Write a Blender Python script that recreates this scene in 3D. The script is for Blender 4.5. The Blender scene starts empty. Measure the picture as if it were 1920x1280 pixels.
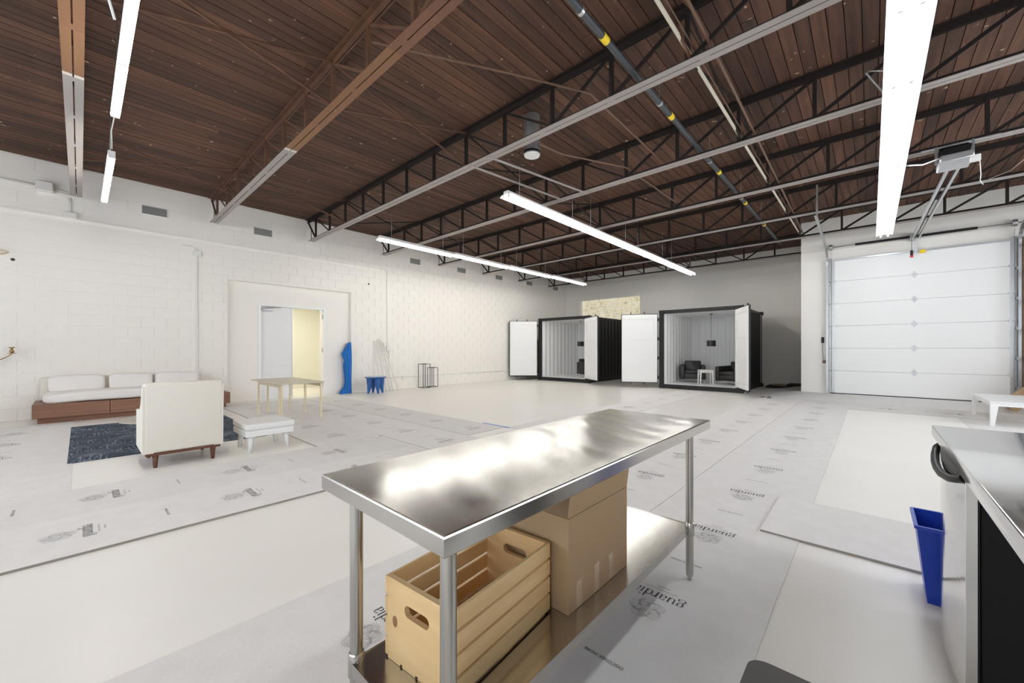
import bpy, bmesh, math, random
from mathutils import Vector, Matrix
from mathutils.geometry import tessellate_polygon

random.seed(7)
SC = bpy.context.scene
COL = SC.collection

# ------------------------------------------------------------------ camera
CAM_H = 1.30
cam_d = bpy.data.cameras.new('camera')
cam_d.sensor_width = 36.0
cam_d.lens = 36.0 * 738.0 / 1920.0
cam_d.shift_y = 14.5 / 1920.0
cam_d.clip_start = 0.02
cam = bpy.data.objects.new('camera', cam_d)
cam.location = (0, 0, CAM_H)
cam.rotation_euler = (math.radians(90), 0, math.radians(42.35))
COL.objects.link(cam)
SC.camera = cam

# ------------------------------------------------------------------ world and exposure
world = bpy.data.worlds.new('world')
SC.world = world
world.use_nodes = True
bg = world.node_tree.nodes['Background']
bg.inputs[0].default_value = (0.75, 0.85, 1.0, 1)
bg.inputs[1].default_value = 1.0
SC.view_settings.view_transform = 'Standard'
SC.view_settings.look = 'None'
SC.view_settings.exposure = 0.1
SC.view_settings.gamma = 1.0
SC.view_settings.use_curve_mapping = False
SC.cycles.diffuse_bounces = 8
SC.cycles.glossy_bounces = 3
SC.cycles.transmission_bounces = 2
SC.cycles.max_bounces = 10
SC.cycles.caustics_reflective = False
SC.cycles.caustics_refractive = False
SC.cycles.use_adaptive_sampling = True
SC.cycles.adaptive_threshold = 0.04
SC.cycles.use_light_tree = False
SC.cycles.sample_clamp_indirect = 6.0
BATTEN_POWER = 46.0          # emission of the bare battens near the sofa
TUBE_POWER = 39.0            # emission of the warm white tubes
COOL_POWER = 25.0            # the cooler tubes of the row leading to the garage door

# ------------------------------------------------------------------ daylight through unseen windows behind the camera, added for frontal fill
sky_d = bpy.data.lights.new('fill_daylight', 'AREA')
sky_d.shape = 'RECTANGLE'
sky_d.size = 12.0
sky_d.size_y = 3.4
sky_d.energy = 275.0
sky_d.color = (0.90, 0.95, 1.0)
sky_o = bpy.data.objects.new('fill_daylight', sky_d)
sky_o.location = (-3.4, -4.25, 2.3)
sky_o.rotation_euler = (math.radians(90), 0, 0)
COL.objects.link(sky_o)
# and through the high windows of the right wall, also out of the picture
sid_d = bpy.data.lights.new('side_daylight', 'AREA')
sid_d.shape = 'RECTANGLE'
sid_d.size = 3.0
sid_d.size_y = 7.4
sid_d.energy = 270.0
sid_d.color = (0.90, 0.95, 1.0)
sid_o = bpy.data.objects.new('side_daylight', sid_d)
sid_o.location = (4.85, 7.3, 2.5)
sid_o.rotation_euler = (0, math.radians(90), 0)
COL.objects.link(sid_o)

# ------------------------------------------------------------------ key dimensions (metres)
WX = -11.45                  # left wall
BY = 16.65                   # back wall
GY = 13.67                   # wall with the garage door
GX = -1.45                   # its free corner
CZ = 4.84                    # underside of the ceiling planks
RX = 4.6                     # right wall
NY = -4.0                    # wall behind the camera
TB = 4.22                    # underside of the roof trusses
TY = [-0.05 + 2.135 * i for i in range(8)]


def smooth(t):
    t = max(0.0, min(1.0, t))
    return t * t * (3 - 2 * t)


def zfl(x, y):
    """the slab rises a little towards the garage door"""
    return 0.115 * smooth((y - 11.9) / 1.7) * smooth((x + 2.4) / 0.9)


# ------------------------------------------------------------------ materials
MATS = {}


def mat(name, col, rough=0.5, metal=0.0, var=0.0, scale=4.0, bump=0.0, bscale=None, emis=None, estr=0.0,
        stretch=(1, 1, 1), spec=0.5, rnd=0.0, col2=None, detail=4.0, coat=0.0):
    """principled material; var = amount of mottling towards col2, rnd = tint per object"""
    m = bpy.data.materials.new(name)
    m.use_nodes = True
    nt = m.node_tree
    b = nt.nodes['Principled BSDF']
    b.inputs['Base Color'].default_value = (*col, 1)
    b.inputs['Roughness'].default_value = rough
    b.inputs['Metallic'].default_value = metal
    b.inputs['Specular IOR Level'].default_value = spec
    if coat:
        b.inputs['Coat Weight'].default_value = coat
    tc = mp = None
    if var or bump:
        tc = nt.nodes.new('ShaderNodeTexCoord')
        mp = nt.nodes.new('ShaderNodeMapping')
        mp.inputs['Scale'].default_value = stretch
        nt.links.new(tc.outputs['Object'], mp.inputs['Vector'])
    last = None
    if var:
        n = nt.nodes.new('ShaderNodeTexNoise')
        n.inputs['Scale'].default_value = scale
        n.inputs['Detail'].default_value = detail
        nt.links.new(mp.outputs[0], n.inputs['Vector'])
        r = nt.nodes.new('ShaderNodeMapRange')
        r.inputs[1].default_value = 0.35
        r.inputs[2].default_value = 0.65
        r.inputs[3].default_value = 0.0
        r.inputs[4].default_value = var
        nt.links.new(n.outputs[0], r.inputs[0])
        mx = nt.nodes.new('ShaderNodeMixRGB')
        mx.inputs[1].default_value = (*col, 1)
        c2 = col2 or tuple(c * 0.5 for c in col)
        mx.inputs[2].default_value = (*c2, 1)
        nt.links.new(r.outputs[0], mx.inputs[0])
        last = mx.outputs[0]
    if rnd:
        oi = nt.nodes.new('ShaderNodeObjectInfo')
        r2 = nt.nodes.new('ShaderNodeMapRange')
        r2.inputs[3].default_value = 1 - rnd
        r2.inputs[4].default_value = 1 + rnd
        nt.links.new(oi.outputs['Random'], r2.inputs[0])
        mu = nt.nodes.new('ShaderNodeVectorMath')
        mu.operation = 'SCALE'
        if last:
            nt.links.new(last, mu.inputs[0])
        else:
            mu.inputs[0].default_value = col
        nt.links.new(r2.outputs[0], mu.inputs['Scale'])
        last = mu.outputs[0]
    if last:
        nt.links.new(last, b.inputs['Base Color'])
    if bump:
        n2 = nt.nodes.new('ShaderNodeTexNoise')
        n2.inputs['Scale'].default_value = bscale or scale * 6
        n2.inputs['Detail'].default_value = 3
        nt.links.new(mp.outputs[0], n2.inputs['Vector'])
        bp = nt.nodes.new('ShaderNodeBump')
        bp.inputs['Strength'].default_value = bump
        bp.inputs['Distance'].default_value = 0.01
        nt.links.new(n2.outputs[0], bp.inputs['Height'])
        nt.links.new(bp.outputs[0], b.inputs['Normal'])
    if emis:
        b.inputs['Emission Color'].default_value = (*emis, 1)
        b.inputs['Emission Strength'].default_value = estr
    MATS[name] = m
    return m


def steel(name, col, rough, wave, wscale, brush):
    """brushed sheet steel with slow waves in the sheet"""
    m = mat(name, col, rough, 1.0)
    nt = m.node_tree
    b = nt.nodes['Principled BSDF']
    tc = nt.nodes.new('ShaderNodeTexCoord')
    n1 = nt.nodes.new('ShaderNodeTexNoise')
    n1.inputs['Scale'].default_value = wscale
    n1.inputs['Detail'].default_value = 1.0
    nt.links.new(tc.outputs['Object'], n1.inputs['Vector'])
    b1 = nt.nodes.new('ShaderNodeBump')
    b1.inputs['Strength'].default_value = 1.0
    b1.inputs['Distance'].default_value = wave
    nt.links.new(n1.outputs[0], b1.inputs['Height'])
    mp = nt.nodes.new('ShaderNodeMapping')
    mp.inputs['Scale'].default_value = brush
    nt.links.new(tc.outputs['Object'], mp.inputs['Vector'])
    n2 = nt.nodes.new('ShaderNodeTexNoise')
    n2.inputs['Scale'].default_value = 1.0
    n2.inputs['Detail'].default_value = 2.0
    nt.links.new(mp.outputs[0], n2.inputs['Vector'])
    mr = nt.nodes.new('ShaderNodeMapRange')
    mr.inputs[3].default_value = rough * 0.93
    mr.inputs[4].default_value = rough * 1.08
    nt.links.new(n2.outputs[0], mr.inputs[0])
    nt.links.new(mr.outputs[0], b.inputs['Roughness'])
    nt.links.new(b1.outputs[0], b.inputs['Normal'])
    return m


def plank_material():
    """old brown roof boards: streaks along the board, a tint per board, pale paint flecks and a few amber knots"""
    m = mat('roof_board', (0.1, 0.05, 0.03), 0.75)
    nt = m.node_tree
    b = nt.nodes['Principled BSDF']
    tc = nt.nodes.new('ShaderNodeTexCoord')
    oi = nt.nodes.new('ShaderNodeObjectInfo')
    add = nt.nodes.new('ShaderNodeVectorMath')
    add.operation = 'ADD'
    sc = nt.nodes.new('ShaderNodeVectorMath')
    sc.operation = 'SCALE'
    sc.inputs[0].default_value = (13, 29, 7)
    nt.links.new(oi.outputs['Random'], sc.inputs['Scale'])
    nt.links.new(tc.outputs['Object'], add.inputs[0])
    nt.links.new(sc.outputs[0], add.inputs[1])
    mp = nt.nodes.new('ShaderNodeMapping')
    mp.inputs['Scale'].default_value = (20, 0.9, 20)
    nt.links.new(add.outputs[0], mp.inputs['Vector'])
    n = nt.nodes.new('ShaderNodeTexNoise')
    n.inputs['Scale'].default_value = 1.0
    n.inputs['Detail'].default_value = 5
    nt.links.new(mp.outputs[0], n.inputs['Vector'])
    cr = nt.nodes.new('ShaderNodeValToRGB')
    cr.color_ramp.elements[0].position = 0.3
    cr.color_ramp.elements[0].color = (0.050, 0.0205, 0.0115, 1)
    cr.color_ramp.elements[1].position = 0.72
    cr.color_ramp.elements[1].color = (0.118, 0.051, 0.027, 1)
    nt.links.new(n.outputs[0], cr.inputs[0])
    rr = nt.nodes.new('ShaderNodeMapRange')
    rr.inputs[3].default_value = 0.62
    rr.inputs[4].default_value = 1.3
    nt.links.new(oi.outputs['Random'], rr.inputs[0])
    mu = nt.nodes.new('ShaderNodeVectorMath')
    mu.operation = 'SCALE'
    nt.links.new(cr.outputs[0], mu.inputs[0])
    nt.links.new(rr.outputs[0], mu.inputs['Scale'])
    n2 = nt.nodes.new('ShaderNodeTexNoise')          # flecks of old paint
    n2.inputs['Scale'].default_value = 9.0
    n2.inputs['Detail'].default_value = 6
    nt.links.new(add.outputs[0], n2.inputs['Vector'])
    r2 = nt.nodes.new('ShaderNodeMapRange')
    r2.inputs[1].default_value = 0.685
    r2.inputs[2].default_value = 0.73
    nt.links.new(n2.outputs[0], r2.inputs[0])
    mx = nt.nodes.new('ShaderNodeMixRGB')
    mx.inputs[2].default_value = (0.42, 0.3, 0.2, 1)
    nt.links.new(r2.outputs[0], mx.inputs[0])
    nt.links.new(mu.outputs[0], mx.inputs[1])
    nt.links.new(mx.outputs[0], b.inputs['Base Color'])
    bp = nt.nodes.new('ShaderNodeBump')
    bp.inputs['Strength'].default_value = 0.35
    bp.inputs['Distance'].default_value = 0.004
    nt.links.new(n.outputs[0], bp.inputs['Height'])
    nt.links.new(bp.outputs[0], b.inputs['Normal'])
    return m


def primer_material():
    """truss chord left in rust-brown primer, painted grey near the wall, with strips of pale tape"""
    m = mat('rust_primer', (0.3, 0.14, 0.07), 0.55)
    nt = m.node_tree
    b = nt.nodes['Principled BSDF']
    tc = nt.nodes.new('ShaderNodeTexCoord')
    sx = nt.nodes.new('ShaderNodeSeparateXYZ')
    nt.links.new(tc.outputs['Object'], sx.inputs[0])
    mr = nt.nodes.new('ShaderNodeMapRange')
    mr.inputs[1].default_value = 0.0
    mr.inputs[2].default_value = 16.0
    nt.links.new(sx.outputs[0], mr.inputs[0])
    cr = nt.nodes.new('ShaderNodeValToRGB')
    cr.color_ramp.interpolation = 'CONSTANT'
    els = cr.color_ramp.elements
    els[0].position = 0.0
    els[0].color = (0.36, 0.33, 0.31, 1)
    els[1].position = 5.10 / 16
    els[1].color = (0.7, 0.66, 0.6, 1)
    for p, c in ((5.14, (0.21, 0.105, 0.048)), (5.88, (0.66, 0.56, 0.46)), (5.92, (0.22, 0.105, 0.048)), (6.02, (0.6, 0.52, 0.42)),
                 (6.05, (0.20, 0.095, 0.045)), (7.98, (0.66, 0.56, 0.46)), (8.0, (0.165, 0.075, 0.04)), (8.6, (0.15, 0.068, 0.038)),
                 (9.8, (0.16, 0.075, 0.043))):
        e = els.new(p / 16)
        e.color = (*c, 1)
    nt.links.new(mr.outputs[0], cr.inputs[0])
    n = nt.nodes.new('ShaderNodeTexNoise')
    n.inputs['Scale'].default_value = 14
    n.inputs['Detail'].default_value = 5
    nt.links.new(tc.outputs['Object'], n.inputs['Vector'])
    r = nt.nodes.new('ShaderNodeMapRange')
    r.inputs[1].default_value = 0.70
    r.inputs[2].default_value = 0.73
    nt.links.new(n.outputs[0], r.inputs[0])
    mx = nt.nodes.new('ShaderNodeMixRGB')
    mx.inputs[2].default_value = (0.7, 0.58, 0.45, 1)
    nt.links.new(r.outputs[0], mx.inputs[0])
    nt.links.new(cr.outputs[0], mx.inputs[1])
    nt.links.new(mx.outputs[0], b.inputs['Base Color'])
    return m


mat('block_paint', (0.875, 0.85, 0.80), 0.5, var=0.12, scale=1.7, col2=(0.81, 0.775, 0.71), bump=0.12, bscale=60)
mat('wall_paint', (0.875, 0.85, 0.80), 0.5, var=0.10, scale=1.2, col2=(0.82, 0.785, 0.725), bump=0.05, bscale=40)
mat('cream_paint', (0.86, 0.85, 0.78), 0.6)
mat('door_paint', (0.80, 0.80, 0.80), 0.4)
mat('floor_paint', (0.875, 0.85, 0.805), 0.34, var=0.16, scale=1.3, col2=(0.76, 0.725, 0.66), bump=0.03, bscale=25)
mat('paper', (0.76, 0.745, 0.73), 0.8, var=0.30, scale=7, col2=(0.65, 0.625, 0.595), bump=0.12, bscale=45, detail=6, rnd=0.03)
mat('paper_edge', (0.30, 0.275, 0.24), 0.9)
mat('ink', (0.06, 0.06, 0.065), 0.7)
mat('ink_grey', (0.20, 0.20, 0.205), 0.7)
plank_material()
primer_material()
mat('truss_dark', (0.017, 0.012, 0.0105), 0.65, var=0.3, scale=5, col2=(0.034, 0.021, 0.016), spec=0.3)
mat('chord_grey', (0.36, 0.325, 0.305), 0.55, var=0.25, scale=3, col2=(0.28, 0.25, 0.23))  # dusty underside, with light bounced off the floor put into the colour
mat('truss_rust', (0.075, 0.034, 0.021), 0.6, var=0.5, scale=5, col2=(0.19, 0.085, 0.042))
mat('galv', (0.55, 0.56, 0.57), 0.38, 0.9, var=0.15, scale=6)
mat('pipe_slate', (0.05, 0.056, 0.062), 0.45)
mat('pipe_cream', (0.62, 0.58, 0.47), 0.5)
mat('pipe_copper', (0.15, 0.083, 0.05), 0.5)
mat('yellow_tape', (0.85, 0.62, 0.02), 0.5)
mat('white_plastic', (0.80, 0.79, 0.76), 0.4)
mat('white_enamel', (0.86, 0.86, 0.85), 0.35)
mat('tube_glow', (0.9, 0.9, 0.9), 0.4, emis=(1.0, 0.965, 0.91), estr=TUBE_POWER)
mat('tube_glow_bare', (0.9, 0.9, 0.9), 0.4, emis=(1.0, 0.965, 0.91), estr=BATTEN_POWER)
mat('tube_glow_cool', (0.9, 0.9, 0.9), 0.4, emis=(0.93, 0.965, 1.0), estr=COOL_POWER)
mat('vent_grey', (0.36, 0.37, 0.36), 0.5)
mat('vent_dark', (0.05, 0.05, 0.05), 0.7)
steel('stainless', (0.56, 0.55, 0.53), 0.185, 0.0003, 3.0, (2, 40, 2))
steel('stainless_leg', (0.50, 0.485, 0.46), 0.2, 0.0006, 6, (40, 40, 2))
steel('stainless_counter', (0.74, 0.74, 0.74), 0.1, 0.0015, 3, (60, 3, 3))
mat('pine', (0.80, 0.58, 0.30), 0.5, var=0.55, scale=1.0, stretch=(26, 3.2, 26), col2=(0.66, 0.43, 0.19), bump=0.05, bscale=1.5, rnd=0.08)
mat('pine_end', (0.78, 0.55, 0.28), 0.5, var=0.5, scale=1.0, stretch=(4, 20, 26), col2=(0.66, 0.42, 0.19), rnd=0.06)
mat('knot_brown', (0.28, 0.14, 0.06), 0.6)
mat('cardboard', (0.43, 0.29, 0.165), 0.75, var=0.12, scale=3, stretch=(1, 1, 8), col2=(0.38, 0.25, 0.14))
mat('cardboard_in', (0.36, 0.24, 0.135), 0.8)
mat('clear_tape', (0.58, 0.43, 0.28), 0.12, coat=0.6)
mat('black_plastic', (0.009, 0.009, 0.0095), 0.42, spec=0.3)
mat('table_taupe', (0.44, 0.395, 0.325), 0.45)
mat('black_side', (0.007, 0.0065, 0.0065), 0.55, var=0.3, scale=90, col2=(0.004, 0.004, 0.004), spec=0.2)
mat('blue_plastic', (0.01, 0.05, 0.42), 0.35)
mat('charcoal_pad', (0.055, 0.05, 0.048), 0.6, bump=0.05, bscale=200)
mat('container_black', (0.009, 0.009, 0.0095), 0.45, spec=0.35)
mat('container_white', (0.87, 0.875, 0.875), 0.4)
mat('black_leather', (0.018, 0.016, 0.016), 0.42)
mat('chrome', (0.75, 0.75, 0.75), 0.12, 1.0)
mat('white_lacquer', (0.83, 0.83, 0.82), 0.35)
mat('white_linen', (0.83, 0.80, 0.77), 0.85, bump=0.08, bscale=160)
mat('cream_linen', (0.76, 0.73, 0.655), 0.85, bump=0.08, bscale=160, var=0.1, scale=3, col2=(0.70, 0.665, 0.585))
mat('walnut', (0.135, 0.05, 0.024), 0.45, var=0.5, scale=1.0, stretch=(30, 2, 30), col2=(0.08, 0.03, 0.015))
mat('sofa_wood', (0.27, 0.135, 0.08), 0.5, var=0.7, scale=1.0, stretch=(34, 1.0, 60), col2=(0.15, 0.068, 0.04))
mat('pale_wood', (0.76, 0.66, 0.47), 0.45)
mat('pale_top', (0.60, 0.535, 0.42), 0.4)
mat('blue_cloth', (0.005, 0.135, 0.46), 0.75)
mat('blue_gloss', (0.02, 0.10, 0.33), 0.3)
mat('blue_top', (0.42, 0.53, 0.68), 0.25)
mat('brass', (0.42, 0.30, 0.15), 0.3, 1.0)
mat('black_wire', (0.02, 0.02, 0.02), 0.5)
mat('blue_masking', (0.19, 0.30, 0.62), 0.6)
mat('beige_shade', (0.72, 0.62, 0.5), 0.7)
mat('orange_print', (0.52, 0.22, 0.09), 0.7)
mat('red_plastic', (0.6, 0.05, 0.03), 0.4)
mat('shelf_brown', (0.20, 0.12, 0.075), 0.7)
mat('dark_mat', (0.02, 0.018, 0.018), 0.8)


def rug_material():
    m = mat('rug_weave', (0.05, 0.07, 0.11), 0.95)
    nt = m.node_tree
    b = nt.nodes['Principled BSDF']
    tc = nt.nodes.new('ShaderNodeTexCoord')
    cols = []
    for s, st in ((1.0, (60, 6, 1)), (1.0, (5, 42, 1)), (2.3, (1, 1, 1))):
        mp = nt.nodes.new('ShaderNodeMapping')
        mp.inputs['Scale'].default_value = st
        nt.links.new(tc.outputs['Object'], mp.inputs['Vector'])
        n = nt.nodes.new('ShaderNodeTexNoise')
        n.inputs['Scale'].default_value = s
        n.inputs['Detail'].default_value = 4
        nt.links.new(mp.outputs[0], n.inputs['Vector'])
        cols.append(n.outputs[0])
    mx = nt.nodes.new('ShaderNodeMixRGB')
    ck = nt.nodes.new('ShaderNodeTexChecker')
    ck.inputs['Scale'].default_value = 3.3
    ck.inputs[1].default_value = (0, 0, 0, 1)
    ck.inputs[2].default_value = (1, 1, 1, 1)
    nt.links.new(tc.outputs['Object'], ck.inputs['Vector'])
    nt.links.new(ck.outputs['Fac'], mx.inputs[0])
    nt.links.new(cols[0], mx.inputs[1])
    nt.links.new(cols[1], mx.inputs[2])
    m2 = nt.nodes.new('ShaderNodeMath')
    m2.operation = 'MULTIPLY_ADD'
    nt.links.new(cols[2], m2.inputs[0])
    m2.inputs[1].default_value = 0.5
    m2.inputs[2].default_value = -0.25
    m3 = nt.nodes.new('ShaderNodeMath')
    m3.operation = 'ADD'
    nt.links.new(mx.outputs[0], m3.inputs[0])
    nt.links.new(m2.outputs[0], m3.inputs[1])
    cr = nt.nodes.new('ShaderNodeValToRGB')
    e = cr.color_ramp.elements
    e[0].position, e[0].color = 0.34, (0.014, 0.018, 0.030, 1)
    e[1].position, e[1].color = 0.72, (0.27, 0.31, 0.345, 1)
    q = e.new(0.52)
    q.color = (0.045, 0.064, 0.098, 1)
    nt.links.new(m3.outputs[0], cr.inputs[0])
    nt.links.new(cr.outputs[0], b.inputs['Base Color'])


def window_material():
    """sun-lit woven shade behind the glass: it passes daylight, so it gives off light"""
    m = mat('lit_shade', (0.6, 0.55, 0.42), 0.8)
    nt = m.node_tree
    b = nt.nodes['Principled BSDF']
    tc = nt.nodes.new('ShaderNodeTexCoord')
    outs = []
    for st in ((46, 1, 2.5), (5, 1, 26)):
        mp = nt.nodes.new('ShaderNodeMapping')
        mp.inputs['Scale'].default_value = st
        nt.links.new(tc.outputs['Object'], mp.inputs['Vector'])
        n = nt.nodes.new('ShaderNodeTexNoise')
        n.inputs['Scale'].default_value = 1.0
        n.inputs['Detail'].default_value = 4
        nt.links.new(mp.outputs[0], n.inputs['Vector'])
        outs.append(n.outputs[0])
    mx = nt.nodes.new('ShaderNodeMath')
    mx.operation = 'MAXIMUM'
    nt.links.new(outs[0], mx.inputs[0])
    nt.links.new(outs[1], mx.inputs[1])
    cr = nt.nodes.new('ShaderNodeValToRGB')
    e = cr.color_ramp.elements
    e[0].position, e[0].color = 0.40, (0.42, 0.36, 0.22, 1)
    e[1].position, e[1].color = 0.70, (1.0, 0.95, 0.76, 1)
    nt.links.new(mx.outputs[0], cr.inputs[0])
    nt.links.new(cr.outputs[0], b.inputs['Base Color'])
    nt.links.new(cr.outputs[0], b.inputs['Emission Color'])
    b.inputs['Emission Strength'].default_value = 0.55


rug_material()
window_material()


# ------------------------------------------------------------------ mesh helpers
class MB:
    """collects shapes given in world metres (or local ones) into one mesh"""

    def __init__(self):
        self.v = []
        self.f = []
        self.mi = []
        self.sm = []

    def add(self, vs, fs, mi=0, smooth=False):
        o = len(self.v)
        self.v += [tuple(p) for p in vs]
        for f in fs:
            self.f.append(tuple(o + i for i in f))
            self.mi.append(mi)
            self.sm.append(smooth)
        return self

    def box(self, x0, x1, y0, y1, z0, z1, mi=0):
        vs = [(x, y, z) for x in (x0, x1) for y in (y0, y1) for z in (z0, z1)]
        return self.add(vs, BOXF, mi)

    def obox(self, c, ax, ay, az, mi=0):
        """box given by its centre and three half-axis vectors"""
        c, ax, ay, az = map(Vector, (c, ax, ay, az))
        vs = [c + ax * i + ay * j + az * k for i in (-1, 1) for j in (-1, 1) for k in (-1, 1)]
        return self.add(vs, BOXF, mi)

    def bar(self, a, b, w, h, up=(0, 0, 1), mi=0):
        a, b = Vector(a), Vector(b)
        d = (b - a)
        u = Vector(up)
        s = d.cross(u)
        if s.length < 1e-6:
            s = d.cross(Vector((1, 0, 0)))
        s.normalize()
        t = s.cross(d).normalized()
        return self.obox((a + b) / 2, d / 2, s * w / 2, t * h / 2, mi)

    def tube(self, pts, r, n=8, mi=0, closed=False):
        pts = [Vector(p) for p in pts]
        k = len(pts)
        rs = r if isinstance(r, (list, tuple)) else [r] * k
        vs, fs = [], []
        ref = None
        for i, p in enumerate(pts):
            if closed:
                d = pts[(i + 1) % k] - pts[i - 1]
            else:
                d = pts[min(i + 1, k - 1)] - pts[max(i - 1, 0)]
            d.normalize()
            if ref is None:
                ref = Vector((0, 0, 1)) if abs(d.z) < 0.9 else Vector((1, 0, 0))
            s = d.cross(ref).normalized()
            t = s.cross(d).normalized()
            ref = t
            for j in range(n):
                a = 2 * math.pi * j / n
                vs.append(p + s * (rs[i] * math.cos(a)) + t * (rs[i] * math.sin(a)))
        m = k if closed else k - 1
        for i in range(m):
            for j in range(n):
                a, b_ = i * n + j, i * n + (j + 1) % n
                c, d_ = ((i + 1) % k) * n + (j + 1) % n, ((i + 1) % k) * n + j
                fs.append((a, b_, c, d_))
        self.add(vs, fs, mi, True)
        if not closed:
            o = len(self.v) - k * n
            self.f.append(tuple(range(o + n - 1, o - 1, -1)))
            self.f.append(tuple(range(o + (k - 1) * n, o + k * n)))
            self.mi += [mi, mi]
            self.sm += [False, False]
        return self

    def lathe(self, prof, c=(0, 0, 0), n=20, mi=0):
        """prof: (radius, z) from bottom to top about a vertical axis through c"""
        vs, fs = [], []
        for r, z in prof:
            for j in range(n):
                a = 2 * math.pi * j / n
                vs.append((c[0] + r * math.cos(a), c[1] + r * math.sin(a), c[2] + z))
        k = len(prof)
        for i in range(k - 1):
            for j in range(n):
                fs.append((i * n + j, i * n + (j + 1) % n, (i + 1) * n + (j + 1) % n, (i + 1) * n + j))
        self.add(vs, fs, mi, True)
        o = len(self.v) - k * n
        self.f.append(tuple(range(o + n - 1, o - 1, -1)))
        self.f.append(tuple(range(o + (k - 1) * n, o + k * n)))
        self.mi += [mi, mi]
        self.sm += [False, False]
        return self

    def prism(self, outer, holes, o, u, v, w, mi=0):
        """flat outline (with holes) in the plane o + a*u + b*v, thickened by vector w"""
        o, u, v, w = map(Vector, (o, u, v, w))
        loops = [list(outer)] + [list(h) for h in holes]
        flat = [p for l in loops for p in l]
        tris = tessellate_polygon([[Vector((p[0], p[1], 0)) for p in l] for l in loops])
        n = len(flat)
        vs = [o + u * a + v * b for a, b in flat] + [o + u * a + v * b + w for a, b in flat]
        fs = [tuple(t) for t in tris] + [tuple(n + i for i in reversed(t)) for t in tris]
        k = 0
        for l in loops:
            m = len(l)
            for i in range(m):
                a, b = k + i, k + (i + 1) % m
                fs.append((a, b, n + b, n + a))
            k += m
        return self.add(vs, fs, mi)

    def rbox(self, x0, x1, y0, y1, z0, z1, r, seg=2, mi=0, fn=None):
        """box with rounded edges; fn(p) may bend it"""
        bm = bmesh.new()
        bmesh.ops.create_cube(bm, size=1)
        for p in bm.verts:
            p.co = Vector(((x0 + x1) / 2 + p.co.x * (x1 - x0), (y0 + y1) / 2 + p.co.y * (y1 - y0), (z0 + z1) / 2 + p.co.z * (z1 - z0)))
        bmesh.ops.bevel(bm, geom=list(bm.edges), offset=r, segments=seg, profile=0.5, affect='EDGES')
        return self._take(bm, mi, fn)

    def pillow(self, x0, x1, y0, y1, z0, z1, puff=0.5, n=8, mi=0, fn=None):
        """soft cushion: a box whose faces swell"""
        bm = bmesh.new()
        bmesh.ops.create_cube(bm, size=2)
        bmesh.ops.subdivide_edges(bm, edges=list(bm.edges), cuts=n, use_grid_fill=True)
        hx, hy, hz = (x1 - x0) / 2, (y1 - y0) / 2, (z1 - z0) / 2
        cx, cy, cz = (x1 + x0) / 2, (y1 + y0) / 2, (z1 + z0) / 2
        for p in bm.verts:
            a, b, c = p.co
            q = 6.0 - 3.5 * puff
            L = (abs(a) ** q + abs(b) ** q + abs(c) ** q) ** (1 / q)
            p.co = Vector((cx + hx * a / L, cy + hy * b / L, cz + hz * c / L))
        return self._take(bm, mi, fn)

    def _take(self, bm, mi, fn):
        bm.verts.ensure_lookup_table()
        vs = [p.co.copy() for p in bm.verts]
        if fn:
            vs = [Vector(fn(p)) for p in vs]
        fs = [tuple(p.index for p in f.verts) for f in bm.faces]
        bm.free()
        return self.add(vs, fs, mi, True)

    def build(self, name, m, parent=None, loc=None):
        o0 = ORG.get(parent.name, Vector((0, 0, 0))) if parent else Vector((0, 0, 0))
        me = bpy.data.meshes.new(name)
        off = o0 if loc is None else o0 + Vector(loc)
        me.from_pydata([tuple(Vector(p) - off) for p in self.v], [], self.f)
        for mm in (m if isinstance(m, (list, tuple)) else [m]):
            me.materials.append(MATS[mm])
        me.polygons.foreach_set('material_index', self.mi)
        me.polygons.foreach_set('use_smooth', self.sm)
        me.update()
        bm = bmesh.new()
        bm.from_mesh(me)
        bmesh.ops.recalc_face_normals(bm, faces=bm.faces)
        for e in bm.edges:
            if len(e.link_faces) == 2 and e.calc_face_angle(0) > 0.7:
                e.smooth = False
        bm.to_mesh(me)
        bm.free()
        ob = bpy.data.objects.new(name, me)
        COL.objects.link(ob)
        if parent:
            ob.parent = parent
        if loc is not None:
            ob.location = Vector(loc)
        ORG[ob.name] = off
        return ob


BOXF = [(0, 1, 3, 2), (4, 6, 7, 5), (0, 4, 5, 1), (2, 3, 7, 6), (0, 2, 6, 4), (1, 5, 7, 3)]
ORG = {}


def tag(o, label, cat, group=None):
    o['label'] = label
    o['category'] = cat
    if group:
        o['group'] = group
    return o


def thing(name, label, cat, loc=(0, 0, 0), group=None):
    o = bpy.data.objects.new(name, None)
    o.empty_display_size = 0.1
    COL.objects.link(o)
    o.location = loc
    ORG[o.name] = Vector(loc)
    return tag(o, label, cat, group)


def struct(o):
    o['kind'] = 'structure'
    return o


def stuff(o):
    o['kind'] = 'stuff'
    return o


def inst(name, me, parent, loc, rot=(0, 0, 0), scale=(1, 1, 1)):
    """another object of an existing mesh; loc relative to the parent"""
    o = bpy.data.objects.new(name, me)
    COL.objects.link(o)
    o.parent = parent
    o.location = loc
    o.rotation_euler = rot
    o.scale = scale
    return o


def copy_thing(src, loc, rotz=0.0, label=None, group=None):
    def cp(o, parent):
        c = o.copy()
        COL.objects.link(c)
        c.parent = parent
        for ch in [q for q in bpy.data.objects if q.parent == o]:
            cp(ch, c)
        return c
    r = cp(src, None)
    r.location = loc
    r.rotation_euler = (0, 0, rotz)
    if label:
        r['label'] = label
    if group:
        r['group'] = group
    return r


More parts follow.
